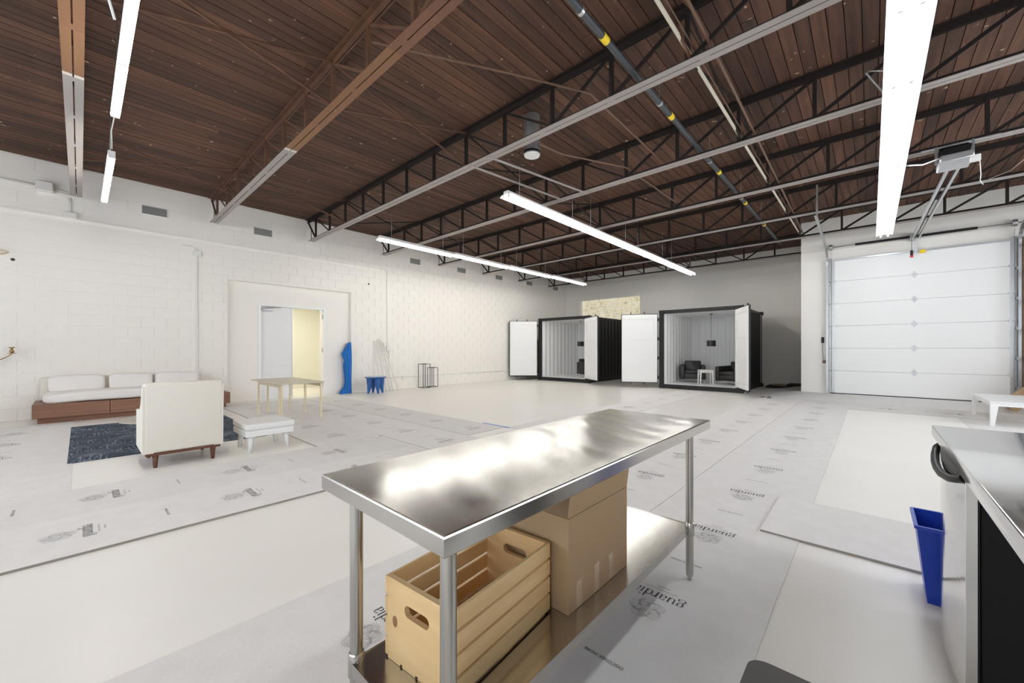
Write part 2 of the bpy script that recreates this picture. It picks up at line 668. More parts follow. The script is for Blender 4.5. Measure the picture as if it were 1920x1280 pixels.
def text_mesh(txt, size, name):
    cu = bpy.data.curves.new(name, 'FONT')
    cu.body = txt
    cu.size = size
    cu.align_x = 'CENTER'
    cu.align_y = 'CENTER'
    ob = bpy.data.objects.new(name, cu)
    COL.objects.link(ob)
    dg = bpy.context.evaluated_depsgraph_get()
    me = bpy.data.meshes.new_from_object(ob.evaluated_get(dg))
    bpy.data.objects.remove(ob)
    bpy.data.curves.remove(cu)
    return me

# ================================================================== the room shell
# ---- floor slab
def grid(x0, x1, y0, y1, zf, step=0.3, dz=0.0):
    nx = max(1, int(round((x1 - x0) / step)))
    ny = max(1, int(round((y1 - y0) / step)))
    vs = [(x0 + (x1 - x0) * i / nx, y0 + (y1 - y0) * j / ny, 0) for i in range(nx + 1) for j in range(ny + 1)]
    vs = [(x, y, zf(x, y) + dz) for x, y, _ in vs]
    fs = [(i * (ny + 1) + j, (i + 1) * (ny + 1) + j, (i + 1) * (ny + 1) + j + 1, i * (ny + 1) + j + 1) for i in range(nx) for j in range(ny)]
    return vs, fs, nx, ny


def sheet_mb(x0, x1, y0, y1, t, step=0.3, wob=0.0):
    """a thin sheet that follows the slab, with sides (material 1); wob = unevenness of its edges"""
    def warp(p, i, j, nx, ny):
        x, y, z = p
        if wob and (i in (0, nx)):
            x += wob * math.sin(y * 5.1 + x * 3)
        if wob and (j in (0, ny)):
            y += wob * math.sin(x * 4.3 + y * 2)
        return (x, y, z)
    vs, fs, nx, ny = grid(x0, x1, y0, y1, zfl, step)
    low = [warp(p, k // (ny + 1), k % (ny + 1), nx, ny) for k, p in enumerate(vs)]
    top = [(x, y, z + t) for x, y, z in low]
    m = MB()
    m.add(top, fs, 0)
    ring = [i * (ny + 1) for i in range(nx + 1)] + [nx * (ny + 1) + j for j in range(1, ny + 1)] + \
           [i * (ny + 1) + ny for i in range(nx - 1, -1, -1)] + [j for j in range(ny - 1, 0, -1)]
    k = len(ring)
    m.add([top[i] for i in ring] + [low[i] for i in ring], [(i, (i + 1) % k, k + (i + 1) % k, k + i) for i in range(k)], 1)
    return m


vs, fs, _, _ = grid(WX - 0.3, RX + 0.2, NY - 0.2, BY + 0.2, zfl, 0.3)
struct(MB().add(vs, fs).build('floor', 'floor_paint'))

# ---- ceiling: a deck with boards under it
ceil_o = struct(MB().box(WX - 0.3, RX + 0.2, NY - 0.2, BY + 0.2, CZ + 0.03, CZ + 0.12).build('ceiling', 'roof_board'))
PW = 0.1405
npl = int((2.75 - WX) / PW)
planks = []
for i in range(npl):
    x0 = WX + i * PW
    cuts = [-1.6] + sorted([random.uniform(1.2, 6.0), random.uniform(7.5, 13.0)]) + [BY]
    for a, b in zip(cuts[:-1], cuts[1:]):
        dz = random.uniform(-0.004, 0.001)
        if len(planks) < 300:
            o = MB().box(x0 + 0.0045, x0 + PW - 0.0045, a + 0.003, b - 0.003, CZ + dz, CZ + 0.03).build('plank', 'roof_board', ceil_o)
            planks.append(o)
rest = MB()
i = npl
while WX + i * PW < RX:
    x0 = WX + i * PW
    rest.box(x0 + 0.003, x0 + PW - 0.003, -1.6, BY, CZ, CZ + 0.03)
    i += 1
stuff(rest.build('plank_rows', 'roof_board', ceil_o))

# ---- left wall with the recess for the double door
R0, R1, RZ = 2.395, 5.436, 2.985            # recess
D0, D1, DZ = 3.115, 4.70, 2.43              # door opening
RXB = WX - 0.13                             # back plane of the recess
wl = MB()
bx = WX - 0.009
wl.box(WX - 0.35, bx, NY - 0.2, R0, -0.1, CZ + 0.03)
wl.box(WX - 0.35, bx, R1, BY + 0.2, -0.1, CZ + 0.03)
wl.box(WX - 0.35, bx, R0, R1, RZ, CZ + 0.03)
wl.box(WX - 0.35, RXB, R0, D0, -0.1, RZ)
wl.box(WX - 0.35, RXB, D1, R1, -0.1, RZ)
wl.box(WX - 0.35, RXB, D0, D1, DZ, RZ)
wall_left = struct(wl.build('wall_left', 'wall_paint'))

CH, CL, JW = 0.2195, 0.41, 0.0095


def cells(a0, a1, z0, z1, cut=None):
    """block cells (a0,a1,z0,z1) of a running bond, clipped by cut rectangles"""
    out = []
    r = int(z0 / CH)
    while r * CH < z1 - 0.02:
        za, zb = max(z0, r * CH), min(z1, (r + 1) * CH)
        x = math.floor(a0 / CL) * CL + (CL / 2 if r % 2 else 0.0) - CL + 0.05
        while x < a1:
            xa, xb = max(a0, x), min(a1, x + CL)
            x += CL
            if xb - xa < 0.03:
                continue
            pieces = [(xa, xb, za, zb)]
            for (ca, cb, cz0, cz1) in cut or []:
                nxt = []
                for (p, q, s, t) in pieces:
                    if q <= ca or p >= cb or t <= cz0 or s >= cz1:
                        nxt.append((p, q, s, t))
                        continue
                    if p < ca:
                        nxt.append((p, ca, s, t))
                    if q > cb:
                        nxt.append((cb, q, s, t))
                    if t > cz1:
                        nxt.append((max(p, ca), min(q, cb), cz1, t))
                pieces = nxt
            out += [q for q in pieces if q[1] - q[0] > 0.03 and q[3] - q[2] > 0.03]
        r += 1
    return out


cs = cells(-1.6, BY, 0.0, CZ, [(R0 - 0.001, R1 + 0.001, -1, RZ)])


def seen(c):
    y = (c[0] + c[1]) / 2
    a = math.atan2(y, -WX)                  # angle from -X towards +Y
    px = 960 + 738 * math.tan(a - math.radians(47.65))
    d = math.hypot(WX, y)
    return d if px > -20 and c[3] < 3.85 else 1e6 + d


cs.sort(key=seen)
full = None
rest = MB()
for k, (a, b, s, t) in enumerate(cs):
    m = MB()
    if k < 300:
        w, h = b - a, t - s
        dx = random.uniform(-0.001, 0.0012)
        if abs(w - CL) < 1e-6 and abs(h - CH) < 1e-6 and full is not None:
            inst('block', full, wall_left, (WX + dx, a, s))
            continue
        o = m.box(-0.02, 0, JW / 2, w - JW / 2, JW / 2, h - JW / 2).build('block', 'block_paint', wall_left)
        o.location = (WX + dx, a, s)
        if abs(w - CL) < 1e-6 and abs(h - CH) < 1e-6:
            full = o.data
    else:
        rest.box(WX - 0.02, WX, a + JW / 2, b - JW / 2, s + JW / 2, t - JW / 2)
stuff(rest.build('block_rows', 'block_paint', wall_left))

# ---- back wall with its window, garage wall, the walls out of sight
WNX0, WNX1, WNZ0, WNZ1 = -10.60, -7.53, 2.25, 3.70
wb = MB()
for (a, b, s, t) in ((WX - 0.3, WNX0, -0.1, CZ + 0.03), (WNX1, GX + 0.3, -0.1, CZ + 0.03), (WNX0, WNX1, -0.1, WNZ0), (WNX0, WNX1, WNZ1, CZ + 0.03)):
    wb.box(a, b, BY + 0.007, BY + 0.3, s, t)
wall_back = struct(wb.build('wall_back', 'wall_paint'))
m = MB()
for (a, b, s, t) in cells(WX, GX, 0.0, CZ, [(WNX0, WNX1, WNZ0, WNZ1)]):
    m.box(a + JW / 2, b - JW / 2, BY, BY + 0.02, s + JW / 2, t - JW / 2)
stuff(m.build('block_rows', 'block_paint', wall_back))

wg = MB()
wg.box(GX, RX + 0.2, GY + 0.005, GY + 0.25, -0.1, CZ + 0.03)
wg.box(GX + 0.005, GX + 0.25, GY + 0.2, BY + 0.1, -0.1, CZ + 0.03)
wall_garage = struct(wg.build('wall_front', 'wall_paint'))
m = MB()
for (a, b, s, t) in cells(GX, RX, 0.0, CZ):
    m.box(a + 0.002, b - 0.002, GY, GY + 0.02, s + 0.002, t - 0.002)
stuff(m.build('block_rows', 'block_paint', wall_garage))
wr = MB()
for (a, b, s, t) in ((NY - 0.2, 3.5, -0.1, CZ + 0.03), (11.1, GY + 0.2, -0.1, CZ + 0.03), (3.5, 11.1, -0.1, 0.95), (3.5, 11.1, 4.05, CZ + 0.03)):
    wr.box(RX, RX + 0.2, a, b, s, t)
struct(wr.build('wall_right', 'wall_paint'))
f = MB()
for k in range(5):
    y = 3.5 + k * 1.9
    f.box(RX + 0.06, RX + 0.14, y - 0.03, y + 0.03, 0.95, 4.05)
f.box(RX + 0.06, RX + 0.14, 3.5, 11.1, 0.95, 1.01)
f.box(RX + 0.06, RX + 0.14, 3.5, 11.1, 3.99, 4.05)
struct(f.build('window_3', 'galv'))
wn = MB()                                   # unseen wall behind the camera, its wide window added for the fill daylight
for (a, b, s, t) in ((WX - 0.3, -9.4, -0.1, CZ + 0.03), (2.6, RX + 0.2, -0.1, CZ + 0.03), (-9.4, 2.6, -0.1, 0.6), (-9.4, 2.6, 4.0, CZ + 0.03)):
    wn.box(a, b, NY - 0.2, NY, s, t)
struct(wn.build('wall_near', 'wall_paint'))
f = MB()
for k in range(6):
    x = -9.4 + k * 2.4
    f.box(x - 0.03, x + 0.03, NY - 0.14, NY - 0.06, 0.6, 4.0)
f.box(-9.4, 2.6, NY - 0.14, NY - 0.06, 0.6, 0.66)
f.box(-9.4, 2.6, NY - 0.14, NY - 0.06, 3.94, 4.0)
struct(f.build('window_2', 'galv'))

# window in the back wall
win = struct(MB().box(WNX0, WNX1, BY + 0.16, BY + 0.19, WNZ0, WNZ1).build('window_1', 'lit_shade'))
f = MB()
for (a, b, s, t) in ((WNX0, WNX1, WNZ1 - 0.03, WNZ1), (WNX0, WNX1, WNZ0, WNZ0 + 0.04), (WNX0, WNX0 + 0.03, WNZ0, WNZ1), (WNX1 - 0.03, WNX1, WNZ0, WNZ1)):
    f.box(a, b, BY + 0.10, BY + 0.15, s, t)
f.build('window_frame', 'white_enamel', win)

# ---- double door in the recess
d = struct(thing('door_1', '', 'x', (RXB, D0, 0)))
del d['label'], d['category']
m = MB()
m.box(WX - 0.36, RXB + 0.02, D0 - 0.05, D0 + 0.012, 0, DZ + 0.05)
m.box(WX - 0.36, RXB + 0.02, D1 - 0.012, D1 + 0.05, 0, DZ + 0.05)
m.box(WX - 0.36, RXB + 0.02, D0 + 0.012, D1 - 0.012, DZ - 0.012, DZ + 0.05)
m.build('door_frame', 'white_enamel', d)
lf = MB().box(RXB - 0.10, RXB - 0.055, D0 + 0.013, (D0 + D1) / 2 - 0.03, 0.012, DZ - 0.014).build('door_leaf', 'door_paint', d)
MB().box(RXB - 0.11, RXB - 0.045, (D0 + D1) / 2 - 0.03, (D0 + D1) / 2 - 0.012, 0.012, DZ - 0.014).build('astragal', 'galv', lf)
m = MB()
m.rbox(RXB - 0.05, RXB + 0.0, D0 + 0.03, D0 + 0.29, DZ - 0.13, DZ - 0.07, 0.012)
m.build('door_closer', 'galv', lf)
MB().tube([(RXB - 0.01, D0 + 0.13, DZ - 0.06), (RXB + 0.05, D0 + 0.22, DZ - 0.035), (RXB + 0.01, D0 + 0.47, DZ - 0.03)], 0.012, 6).build('closer_arm', 'galv', lf)
# the other leaf stands open into the corridor
hx, hy = WX - 0.30, D1 - 0.03
ca, sa = math.cos(math.radians(118)), math.sin(math.radians(118))
lf2 = MB().obox((hx + ca * 0.38, hy + sa * 0.38 + 0.03, DZ / 2 + 0.005), (ca * 0.38, sa * 0.38, 0), (-sa * 0.022, ca * 0.022, 0), (0, 0, DZ / 2 - 0.01)).build('door_leaf', 'door_paint', d)
for zz in (0.28, 1.27, 2.22):
    MB().box(RXB - 0.09, RXB - 0.02, D1 - 0.022, D1 - 0.01, zz - 0.06, zz + 0.06).build('hinge', 'galv', d)
MB().box(RXB - 0.06, RXB - 0.01, D1 - 0.12, D1 - 0.03, DZ - 0.06, DZ - 0.014).build('latch_bracket', 'galv', d)
# corridor behind it
cw = MB()
cx0, cx1, cy0, cy1, cz1 = -14.2, WX - 0.35, 2.7, 5.6, 2.75
cw.box(cx0 - 0.1, cx0, cy0, cy1, -0.05, cz1)
cw.box(cx0, cx1, cy0 - 0.1, cy0, -0.05, cz1)
cw.box(cx0, cx1, cy1, cy1 + 0.1, -0.05, cz1)
cw.box(cx0, cx1, cy0, cy1, cz1, cz1 + 0.1)
struct(cw.build('wall_corridor', 'cream_paint'))
struct(MB().box(cx0, WX - 0.2, cy0, cy1, -0.06, -0.004).build('floor_corridor', 'floor_paint'))
mat('corridor_glow', (0.9, 0.9, 0.85), 0.5, emis=(1.0, 0.95, 0.82), estr=13.0)
cl = thing('corridor_lamp', 'flush ceiling panel lamp in the corridor beyond the double door', 'lamp', (-12.9, 4.0, cz1 - 0.05))
MB().box(-13.2, -12.6, 3.4, 4.6, cz1 - 0.03, cz1).build('frame', 'white_enamel', cl)
MB().box(-13.17, -12.63, 3.43, 4.57, cz1 - 0.04, cz1 - 0.028).build('diffuser', 'corridor_glow', cl)

# ---- mouldings and the ledge of the left wall
struct(MB().box(WX, WX + 0.03, -1.6, 6.53, 3.815, 3.84).build('trim_1', 'wall_paint'))
struct(MB().box(GX + 0.0, RX, GY - 0.012, GY + 0.001, 3.965, 3.985).build('trim_2', 'wall_paint'))

# ---- sectional garage door
gd = struct(thing('door_2', '', 'x', (0.76, GY, 0.115)))
del gd['label'], gd['category']
GX0, GX1, GZ0, GZ1 = -0.772, 2.295, 0.135, 3.70
ph = (GZ1 - GZ0) / 6
for k in range(6):
    z0 = GZ0 + k * ph
    p = MB().rbox(GX0, GX1, GY - 0.075, GY - 0.03, z0 + 0.0015, z0 + ph - 0.0015, 0.003, 1).build('door_panel', 'white_enamel', gd)
    for sx in (GX0, GX1 - 0.06):
        MB().box(sx, sx + 0.06, GY - 0.079, GY - 0.074, z0 + 0.01, z0 + ph - 0.01).build('end_stile', 'galv', p)
for k in range(1, 6):
    z0 = GZ0 + k * ph
    MB().prism([(-0.055, 0), (0, -0.085), (0.055, 0), (0, 0.085)], [], (0.78, GY - 0.076, z0), (1, 0, 0), (0, 0, 1), (0, -0.008, 0)).build('hinge_plate', 'galv', gd)
    for sx in (GX0 + 0.03, GX1 - 0.03):
        h = MB().box(sx - 0.05, sx + 0.05, GY - 0.086, GY - 0.076, z0 - 0.025, z0 + 0.025)
        h.tube([(sx, GY - 0.1, z0), (sx + (0.09 if sx > 0 else -0.09), GY - 0.1, z0)], 0.008, 6)
        h.build('roller_hinge', 'galv', gd)
MB().box(GX0 - 0.02, GX1 + 0.02, GY - 0.08, GY - 0.02, GZ0 - 0.02, GZ0 + 0.004).build('bottom_seal', 'black_plastic', gd)
MB().box(GX0, GX1, GY - 0.11, GY - 0.075, GZ1 - 0.05, GZ1 - 0.01).build('top_strut', 'galv', gd)
for s, sx in ((-1, GX0 - 0.075), (1, GX1 + 0.05)):
    pts = [(sx, GY - 0.10, 0.14), (sx, GY - 0.10, 3.55)]
    for a in range(1, 7):
        t = a / 6 * math.pi / 2
        pts.append((sx, GY - 0.10 - 0.42 * (1 - math.cos(t)), 3.55 + 0.42 * math.sin(t)))
    pts += [(sx, GY - 1.5, 4.02), (sx, GY - 3.15, 4.14)]
    tr = MB()
    for a, b in zip(pts[:-1], pts[1:]):
        tr.bar(a, b, 0.05, 0.012, up=(1, 0, 0))
        tr.bar(Vector(a) + Vector((0.022 * s, 0, 0)), Vector(b) + Vector((0.022 * s, 0, 0)), 0.05, 0.006, up=(0, 1, 0.3))
    tr.build('track', 'galv', gd)
    an = MB().box(sx - 0.035 * s - 0.03, sx - 0.035 * s + 0.03, GY - 0.02, GY - 0.008, 0.13, 3.75)
    for zz in (0.45, 1.1, 1.75, 2.4, 3.05):
        an.box(sx - 0.03, sx + 0.03, GY - 0.1, GY - 0.02, zz - 0.03, zz + 0.03)
    an.build('track_bracket', 'galv', gd)
    MB().bar((sx, GY - 3.1, 4.14), (sx, GY - 3.1, 4.80), 0.035, 0.006, up=(0, 1, 0)).build('track_hanger', 'galv', gd)
    MB().tube([(sx - 0.09 * s, GY - 0.12, 4.02), (sx - 0.02 * s, GY - 0.12, 4.02)], 0.075, 14).build('cable_drum', 'galv', gd)
    MB().tube([(sx - 0.06 * s, GY - 0.14, 3.97), (sx - 0.06 * s, GY - 0.11, 0.3)], 0.003, 5).build('lift_cable', 'galv', gd)
MB().tube([(GX0 - 0.12, GY - 0.12, 4.02), (GX1 + 0.12, GY - 0.12, 4.02)], 0.013, 8).build('torsion_shaft', 'galv', gd)
sp = MB().tube([(-0.30, GY - 0.12, 4.02), (1.77, GY - 0.12, 4.02)], 0.03, 12)
sp.build('torsion_spring', 'black_plastic', gd)
MB().box(0.70, 0.80, GY - 0.16, GY, 3.93, 4.10).build('centre_bracket', 'galv', gd)

# ---- roof trusses
XK = [-10.9 + 0.864 * k for k in range(18)]
ORD = ['first', 'second', 'third', 'fourth', 'fifth', 'sixth', 'seventh', 'eighth']
vert_me = None
for i, ty in enumerate(TY):
    xe = GX if i == 7 else RX
    n = 8 - i
    lab = {8: 'roof truss with half grey, half rust-brown chord at the sofa end of the room',
           7: 'roof truss with a taped rust-brown bottom chord, next to the grey ones'}.get(
        n, 'dark steel roof truss with grey bottom chord, %s counted from the back wall' % ORD[n - 1])
    t = thing('roof_truss', lab, 'truss', (WX, ty, TB), 'open-web trusses under the board ceiling')
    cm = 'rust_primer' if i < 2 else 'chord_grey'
    dm = 'truss_rust' if i < 2 else 'truss_dark'
    m = MB()
    for s in (-1, 1):
        y0, y1 = sorted((ty + s * 0.006, ty + s * 0.079))
        m.box(WX + 0.22, xe, y0, y1, TB, TB + 0.008, 0)
        y0, y1 = sorted((ty + s * 0.007, ty + s * 0.015))
        m.box(WX + 0.22, xe, y0, y1, TB + 0.008, TB + 0.065, 1)
    k = 0
    x = WX + 0.9
    while x < xe - 0.2:
        m.box(x, x + 0.10, ty - 0.007, ty + 0.007, TB + 0.001, TB + 0.05, 0)
        x += 1.03
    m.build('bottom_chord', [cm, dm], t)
    m = MB()
    for s in (-1, 1):
        y0, y1 = sorted((ty + s * 0.007, ty + s * 0.07))
        m.box(WX + 0.005, xe, y0, y1, CZ - 0.014, CZ - 0.004)
        y0, y1 = sorted((ty + s * 0.007, ty + s * 0.017))
        m.box(WX + 0.005, xe, y0, y1, CZ - 0.085, CZ - 0.014)
    m.box(WX + 0.005, xe, ty - 0.007, ty + 0.007, CZ - 0.07, CZ - 0.05)
    m.build('top_chord', dm, t)
    for q, x in enumerate(XK):
        if x > xe - 0.1:
            break
        if x > -4 or q % 1 == 0:
            v = MB()
            if x < -3.5:
                v.box(x - 0.022, x - 0.006, ty - 0.02, ty + 0.02, TB + 0.01, CZ - 0.03)
                v.box(x + 0.006, x + 0.022, ty - 0.02, ty + 0.02, TB + 0.01, CZ - 0.03)
            else:
                v.box(x - 0.022, x + 0.022, ty - 0.022, ty + 0.022, TB + 0.01, CZ - 0.03)
            v.build('vertical', dm, t)
        x2 = x + 0.864
        if x2 < xe - 0.1:
            if x < -3.6:
                a, b = (x + 0.02, ty, CZ - 0.07), (x2 - 0.02, ty, TB + 0.05)
                MB().bar(a, b, 0.014, 0.03).build('diagonal', dm, t)
            else:
                a, b = (x + 0.02, ty, TB + 0.05), (x2 - 0.02, ty, CZ - 0.07)
                MB().bar(a, b, 0.02, 0.045).build('diagonal', dm, t)
    MB().bar((WX + 0.03, ty, CZ - 0.06), (XK[0] - 0.02, ty, TB + 0.04), 0.03, 0.035).build('diagonal', dm, t)
    MB().bar((WX + 0.24, ty, CZ - 0.3), (WX + 0.24, ty, TB + 0.04), 0.012, 0.012, up=(1, 0, 0)).build('vertical', dm, t)
    if i < 7:
        for x in (-9.12, -4.86, -1.39):
            if i == 6 and x > -2:
                continue
            for (za, zb) in ((TB + 0.04, CZ - 0.05), (CZ - 0.05, TB + 0.04)):
                MB().bar((x, ty + 0.02, za), (x + 0.03, TY[i + 1] - 0.02, zb), 0.024, 0.024).build('bridging_rod', dm, t)

# ================================================================== hanging lights
FL = 2.42


def make_light(label, glow='tube_glow'):
    """strip light along Y, hung from two chains; local origin at the centre of the tubes"""
    t = thing('strip_light', label, 'ceiling light', (0, 0, 0), 'fluorescent strip lights')
    MB().box(-0.055, 0.055, -FL / 2, FL / 2, 0.03, 0.085).build('housing', 'white_enamel', t)
    m = MB()
    prof = [(-0.145, 0.0), (-0.075, 0.034), (0.075, 0.034), (0.145, 0.0)]
    for (a, b) in zip(prof[:-1], prof[1:]):
        p = Vector((a[0], 0, a[1]))
        q = Vector((b[0], 0, b[1]))
        m.bar(Vector((p.x, 0, p.z)), Vector((q.x, 0, q.z)), FL, 0.003, up=(0, 0, 1))
    m.build('reflector', 'white_enamel', t)
    for sx in (-0.062, 0.062):
        for sy in (-1, 1):
            MB().tube([(sx, sy * 0.03, -0.01), (sx, sy * (FL / 2 - 0.03), -0.01)], 0.0165, 8).build('tube', glow, t)
    for sy in (-FL / 2 + 0.014, 0, FL / 2 - 0.014):
        m = MB()
        for sx in (-0.062, 0.062):
            m.box(sx - 0.014, sx + 0.014, sy - 0.013, sy + 0.013, -0.034, 0.033)
        m.build('lamp_socket', 'white_plastic', t)
    for sy in (-0.85, 0.85):
        MB().tube([(0, sy, 0.085), (0, sy, 0.89)], 0.004, 5).build('hanging_chain', 'galv', t)
    return t


def make_strip(label):
    """narrow two-tube batten without a reflector"""
    t = thing('batten_light', label, 'ceiling light', (0, 0, 0), 'bare batten lights near the sofa')
    MB().box(-0.036, 0.036, -FL / 2, FL / 2, 0.02, 0.07).build('housing', 'white_enamel', t)
    for sx in (-0.021, 0.021):
        for sy in (-1, 1):
            MB().tube([(sx, sy * 0.03, 0), (sx, sy * (FL / 2 - 0.03), 0)], 0.0165, 8).build('tube', 'tube_glow_bare', t)
    for sy in (-FL / 2 + 0.014, 0, FL / 2 - 0.014):
        MB().box(-0.036, 0.036, sy - 0.012, sy + 0.012, -0.02, 0.02).build('lamp_socket', 'white_plastic', t)
    for sy in (-0.85, 0.85):
        MB().tube([(0, sy, 0.075), (0, sy, 0.93)], 0.004, 5).build('hanging_chain', 'galv', t)
    return t


L0 = make_light('')
R0 = make_light('', 'tube_glow_cool')
runs = []
# (x, y, z, rotz, label)
y0 = 4.84
nm = ['nearest the camera', 'second along', 'third along', 'nearest the back wall']
for k in range(4):
    runs.append((-8.76 + 0.035 * k, y0 + 1.14 + k * 2.28, 3.95, 0.014, 'strip light in the row nearest the long block wall, ' + nm[k]))
for k in range(4):
    runs.append((-4.67, 4.96 + 1.215 + k * 2.435, 3.955, 0.0, 'strip light in the middle row over the white floor, ' + nm[k]))
for k in range(4):
    runs.append((0.235, 3.14 + FL / 2 - 1 * FL * 0 + k * 2.425, 3.985, 0.0, 'strip light in the row leading to the garage door, ' + ('first', 'second', 'third', 'last before the door')[k]))
runs.append((0.235, 3.13 - FL / 2, 3.985, 0.0, 'unseen strip light over the steel counter, added for more even light'))  # unseen fixture, added above the camera to even out the lighting
batt = []
batt.append((-5.02, 0.262, 3.90, math.pi / 2, 'long strip light beside the rust-brown truss, above the armchair'))
batt.append((-8.76, 0.285, 3.90, math.pi / 2, 'strip light close to the block wall, above the sofa'))
batt.append((-2.3, 0.262, 3.90, math.pi / 2, 'unseen strip light over the steel worktable, added for more even light'))  # out of view, an extra batten added to even out the lighting
for k, (x, y, z, rz, lab) in enumerate(runs):
    if k == 0:
        L0.location = (x, y, z)
        L0.rotation_euler = (0, 0, rz)
        L0['label'] = lab
        L0.scale = (1, 0.94, 1)
    else:
        if k == 8:
            c_ = R0
            R0.location = (x, y, z)
            R0['label'] = lab
        else:
            c_ = copy_thing(L0 if k < 8 else R0, (x, y, z), rz, lab)
        c_.scale = (1, 0.94 if k < 4 else 1.0, 1)
B0 = make_strip('')
for k, (x, y, z, rz, lab) in enumerate(batt):
    if k == 0:
        B0.location = (x, y, z)
        B0.rotation_euler = (0, 0, rz)
        B0['label'] = lab
    else:
        copy_thing(B0, (x, y, z), rz, lab)

w = MB().tube([(-6.28, 0.27, 3.99), (-6.7, 0.25, 3.9), (-7.1, 0.27, 3.92), (-7.5, 0.285, 3.98)], 0.006, 6).build('lamp_cord', 'white_plastic')
tag(w, 'white cord linking the two strip lights above the sofa', 'cord')
w = MB().tube([(-3.9, 0.1, 4.72), (-4.1, 0.02, 4.55), (-4.5, 0.06, 4.5), (-4.75, 0.2, 4.1)], 0.012, 6).build('lamp_cord', 'galv')
tag(w, 'grey looped cable feeding the strip light beside the rust-brown truss', 'cord')
w = MB().tube([(0.10, 5.35, 4.05), (0.0, 5.4, 4.12), (-0.04, 5.55, 4.2), (0.0, 5.75, 4.22), (0.12, 5.9, 4.06)], 0.008, 6).build('lamp_cord', 'galv')
tag(w, 'grey looped cable beside the row of lights leading to the garage door', 'cord')

# ================================================================== pipes under the roof
t = thing('gas_pipe', 'slate grey pipe with yellow bands running under the roof boards', 'pipe', (-1.93, 8, 4.36))
MB().tube([(-1.94, -1.5, 4.36), (-1.94, 13.6, 4.36)], 0.034, 12).build('pipe', 'pipe_slate', t)
for y in (3.48, 5.22, 7.42, 9.35, 11.3):
    MB().tube([(-1.94, y - 0.05, 4.36), (-1.94, y + 0.05, 4.36)], 0.038, 12).build('yellow_band', 'yellow_tape', t)
for y in (3.05, 4.85, 6.9, 9.0, 11.0):
    m = MB().tube([(-1.94, y - 0.02, 4.36), (-1.94, y + 0.02, 4.36)], 0.039, 12)
    m.tube([(-1.94, y, 4.39), (-1.94, y, 4.83)], 0.005, 5)
    m.build('pipe_hanger', 'galv', t)
o = MB().tube([(-1.36, -1.5, 4.33), (-1.38, 6, 4.33), (-1.38, 13.5, 4.33)], 0.019, 8).build('conduit', 'pipe_cream')
tag(o, 'cream conduit running under the trusses towards the garage corner', 'conduit')
o = MB().tube([(-1.31, -1.5, 4.35), (-1.33, 6, 4.35), (-1.33, 13.5, 4.35)], 0.008, 6).build('cable', 'pipe_copper')
tag(o, 'thin brown cable strung beside the cream conduit', 'cable')
o = MB().tube([(-1.14, -1.5, 4.32), (-1.18, 5, 4.32), (-1.3, 12.6, 4.32)], 0.015, 8).build('copper_pipe', 'pipe_copper')
tag(o, 'brown pipe running beside the cream conduit under the roof', 'pipe')
o = MB().tube([(-4.0, 2.1, 4.62), (-3.2, 3.5, 4.62), (-2.6, 4.3, 4.5), (-2.55, 6.35, 4.40)], 0.014, 8).build('copper_pipe', 'pipe_copper')
tag(o, 'thin brown pipe crossing between the foremost trusses', 'pipe')
o = MB().tube([(-3.62, 4.55, 4.33), (-3.58, 5.1, 4.36), (-3.05, 6.2, 4.36), (-3.0, 8.4, 4.36)], 0.013, 8).build('conduit', 'pipe_copper')
tag(o, 'brown conduit leading off the round vent drum', 'conduit')
o = MB().tube([(-3.05, 6.5, 4.295), (2.5, 6.55, 4.295)], 0.012, 8).build('conduit', 'galv')
tag(o, 'grey conduit lying along the second grey truss from the lights cord', 'conduit')
o = MB().tube([(-1.1, 8.6, 4.32), (0.0, 8.62, 4.33), (4.0, 8.62, 4.34)], 0.012, 8).build('conduit', 'galv')
tag(o, 'grey conduit lying along the truss that carries the door opener', 'conduit')

# two flat bars tying the first two grey trusses, and the drum beside them
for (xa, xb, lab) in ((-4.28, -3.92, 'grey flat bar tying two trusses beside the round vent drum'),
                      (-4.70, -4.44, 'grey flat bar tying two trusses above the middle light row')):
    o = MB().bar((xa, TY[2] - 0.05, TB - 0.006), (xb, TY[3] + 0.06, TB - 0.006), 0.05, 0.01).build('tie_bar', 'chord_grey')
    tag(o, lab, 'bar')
t = thing('vent_drum', 'grey metal drum with a white round underside hung behind a truss', 'vent', (-3.8, 4.62, 4.23))
MB().lathe([(0.125, 0.02), (0.125, 0.60)], (-3.8, 4.62, 4.23), 24).build('drum', 'galv', t)
MB().lathe([(0.115, 0.0), (0.12, 0.012), (0.115, 0.022)], (-3.8, 4.62, 4.23), 24).build('cover', 'white_plastic', t)
MB().lathe([(0.127, 0.0), (0.127, 0.03)], (-3.8, 4.62, 4.26), 24).build('rim', 'black_plastic', t)

# ================================================================== garage door opener
t = thing('door_opener', 'garage door opener with steel motor case hung from a truss', 'door opener', (0.9, 8.35, 3.95))
MB().rbox(0.72, 1.04, 8.15, 8.62, 3.92, 4.02, 0.012, 1).build('motor_case', 'galv', t)
MB().rbox(0.74, 1.02, 8.18, 8.60, 4.02, 4.12, 0.012, 1).build('motor_top', 'black_plastic', t)
MB().tube([(0.72, 8.3, 4.12), (1.0, 8.3, 4.12)], 0.05, 12).build('motor', 'black_plastic', t)
m = MB()
for x in (0.70, 1.05):
    m.bar((x, 8.35, 3.96), (x, 8.35, 4.22), 0.03, 0.006, up=(0, 1, 0))
m.bar((0.55, 8.38, 4.213), (1.3, 8.38, 4.213), 0.04, 0.01)
m.build('hanger', 'galv', t)
MB().box(1.0, 1.10, 8.18, 8.24, 3.86, 3.94).build('lamp_cover', 'white_plastic', t)
m = MB()
for dx in (-0.055, 0.055):
    m.bar((0.90 + dx, 8.6, 3.975), (0.80 + dx, GY - 0.12, 3.985), 0.035, 0.045)
m.build('rail', 'galv', t)
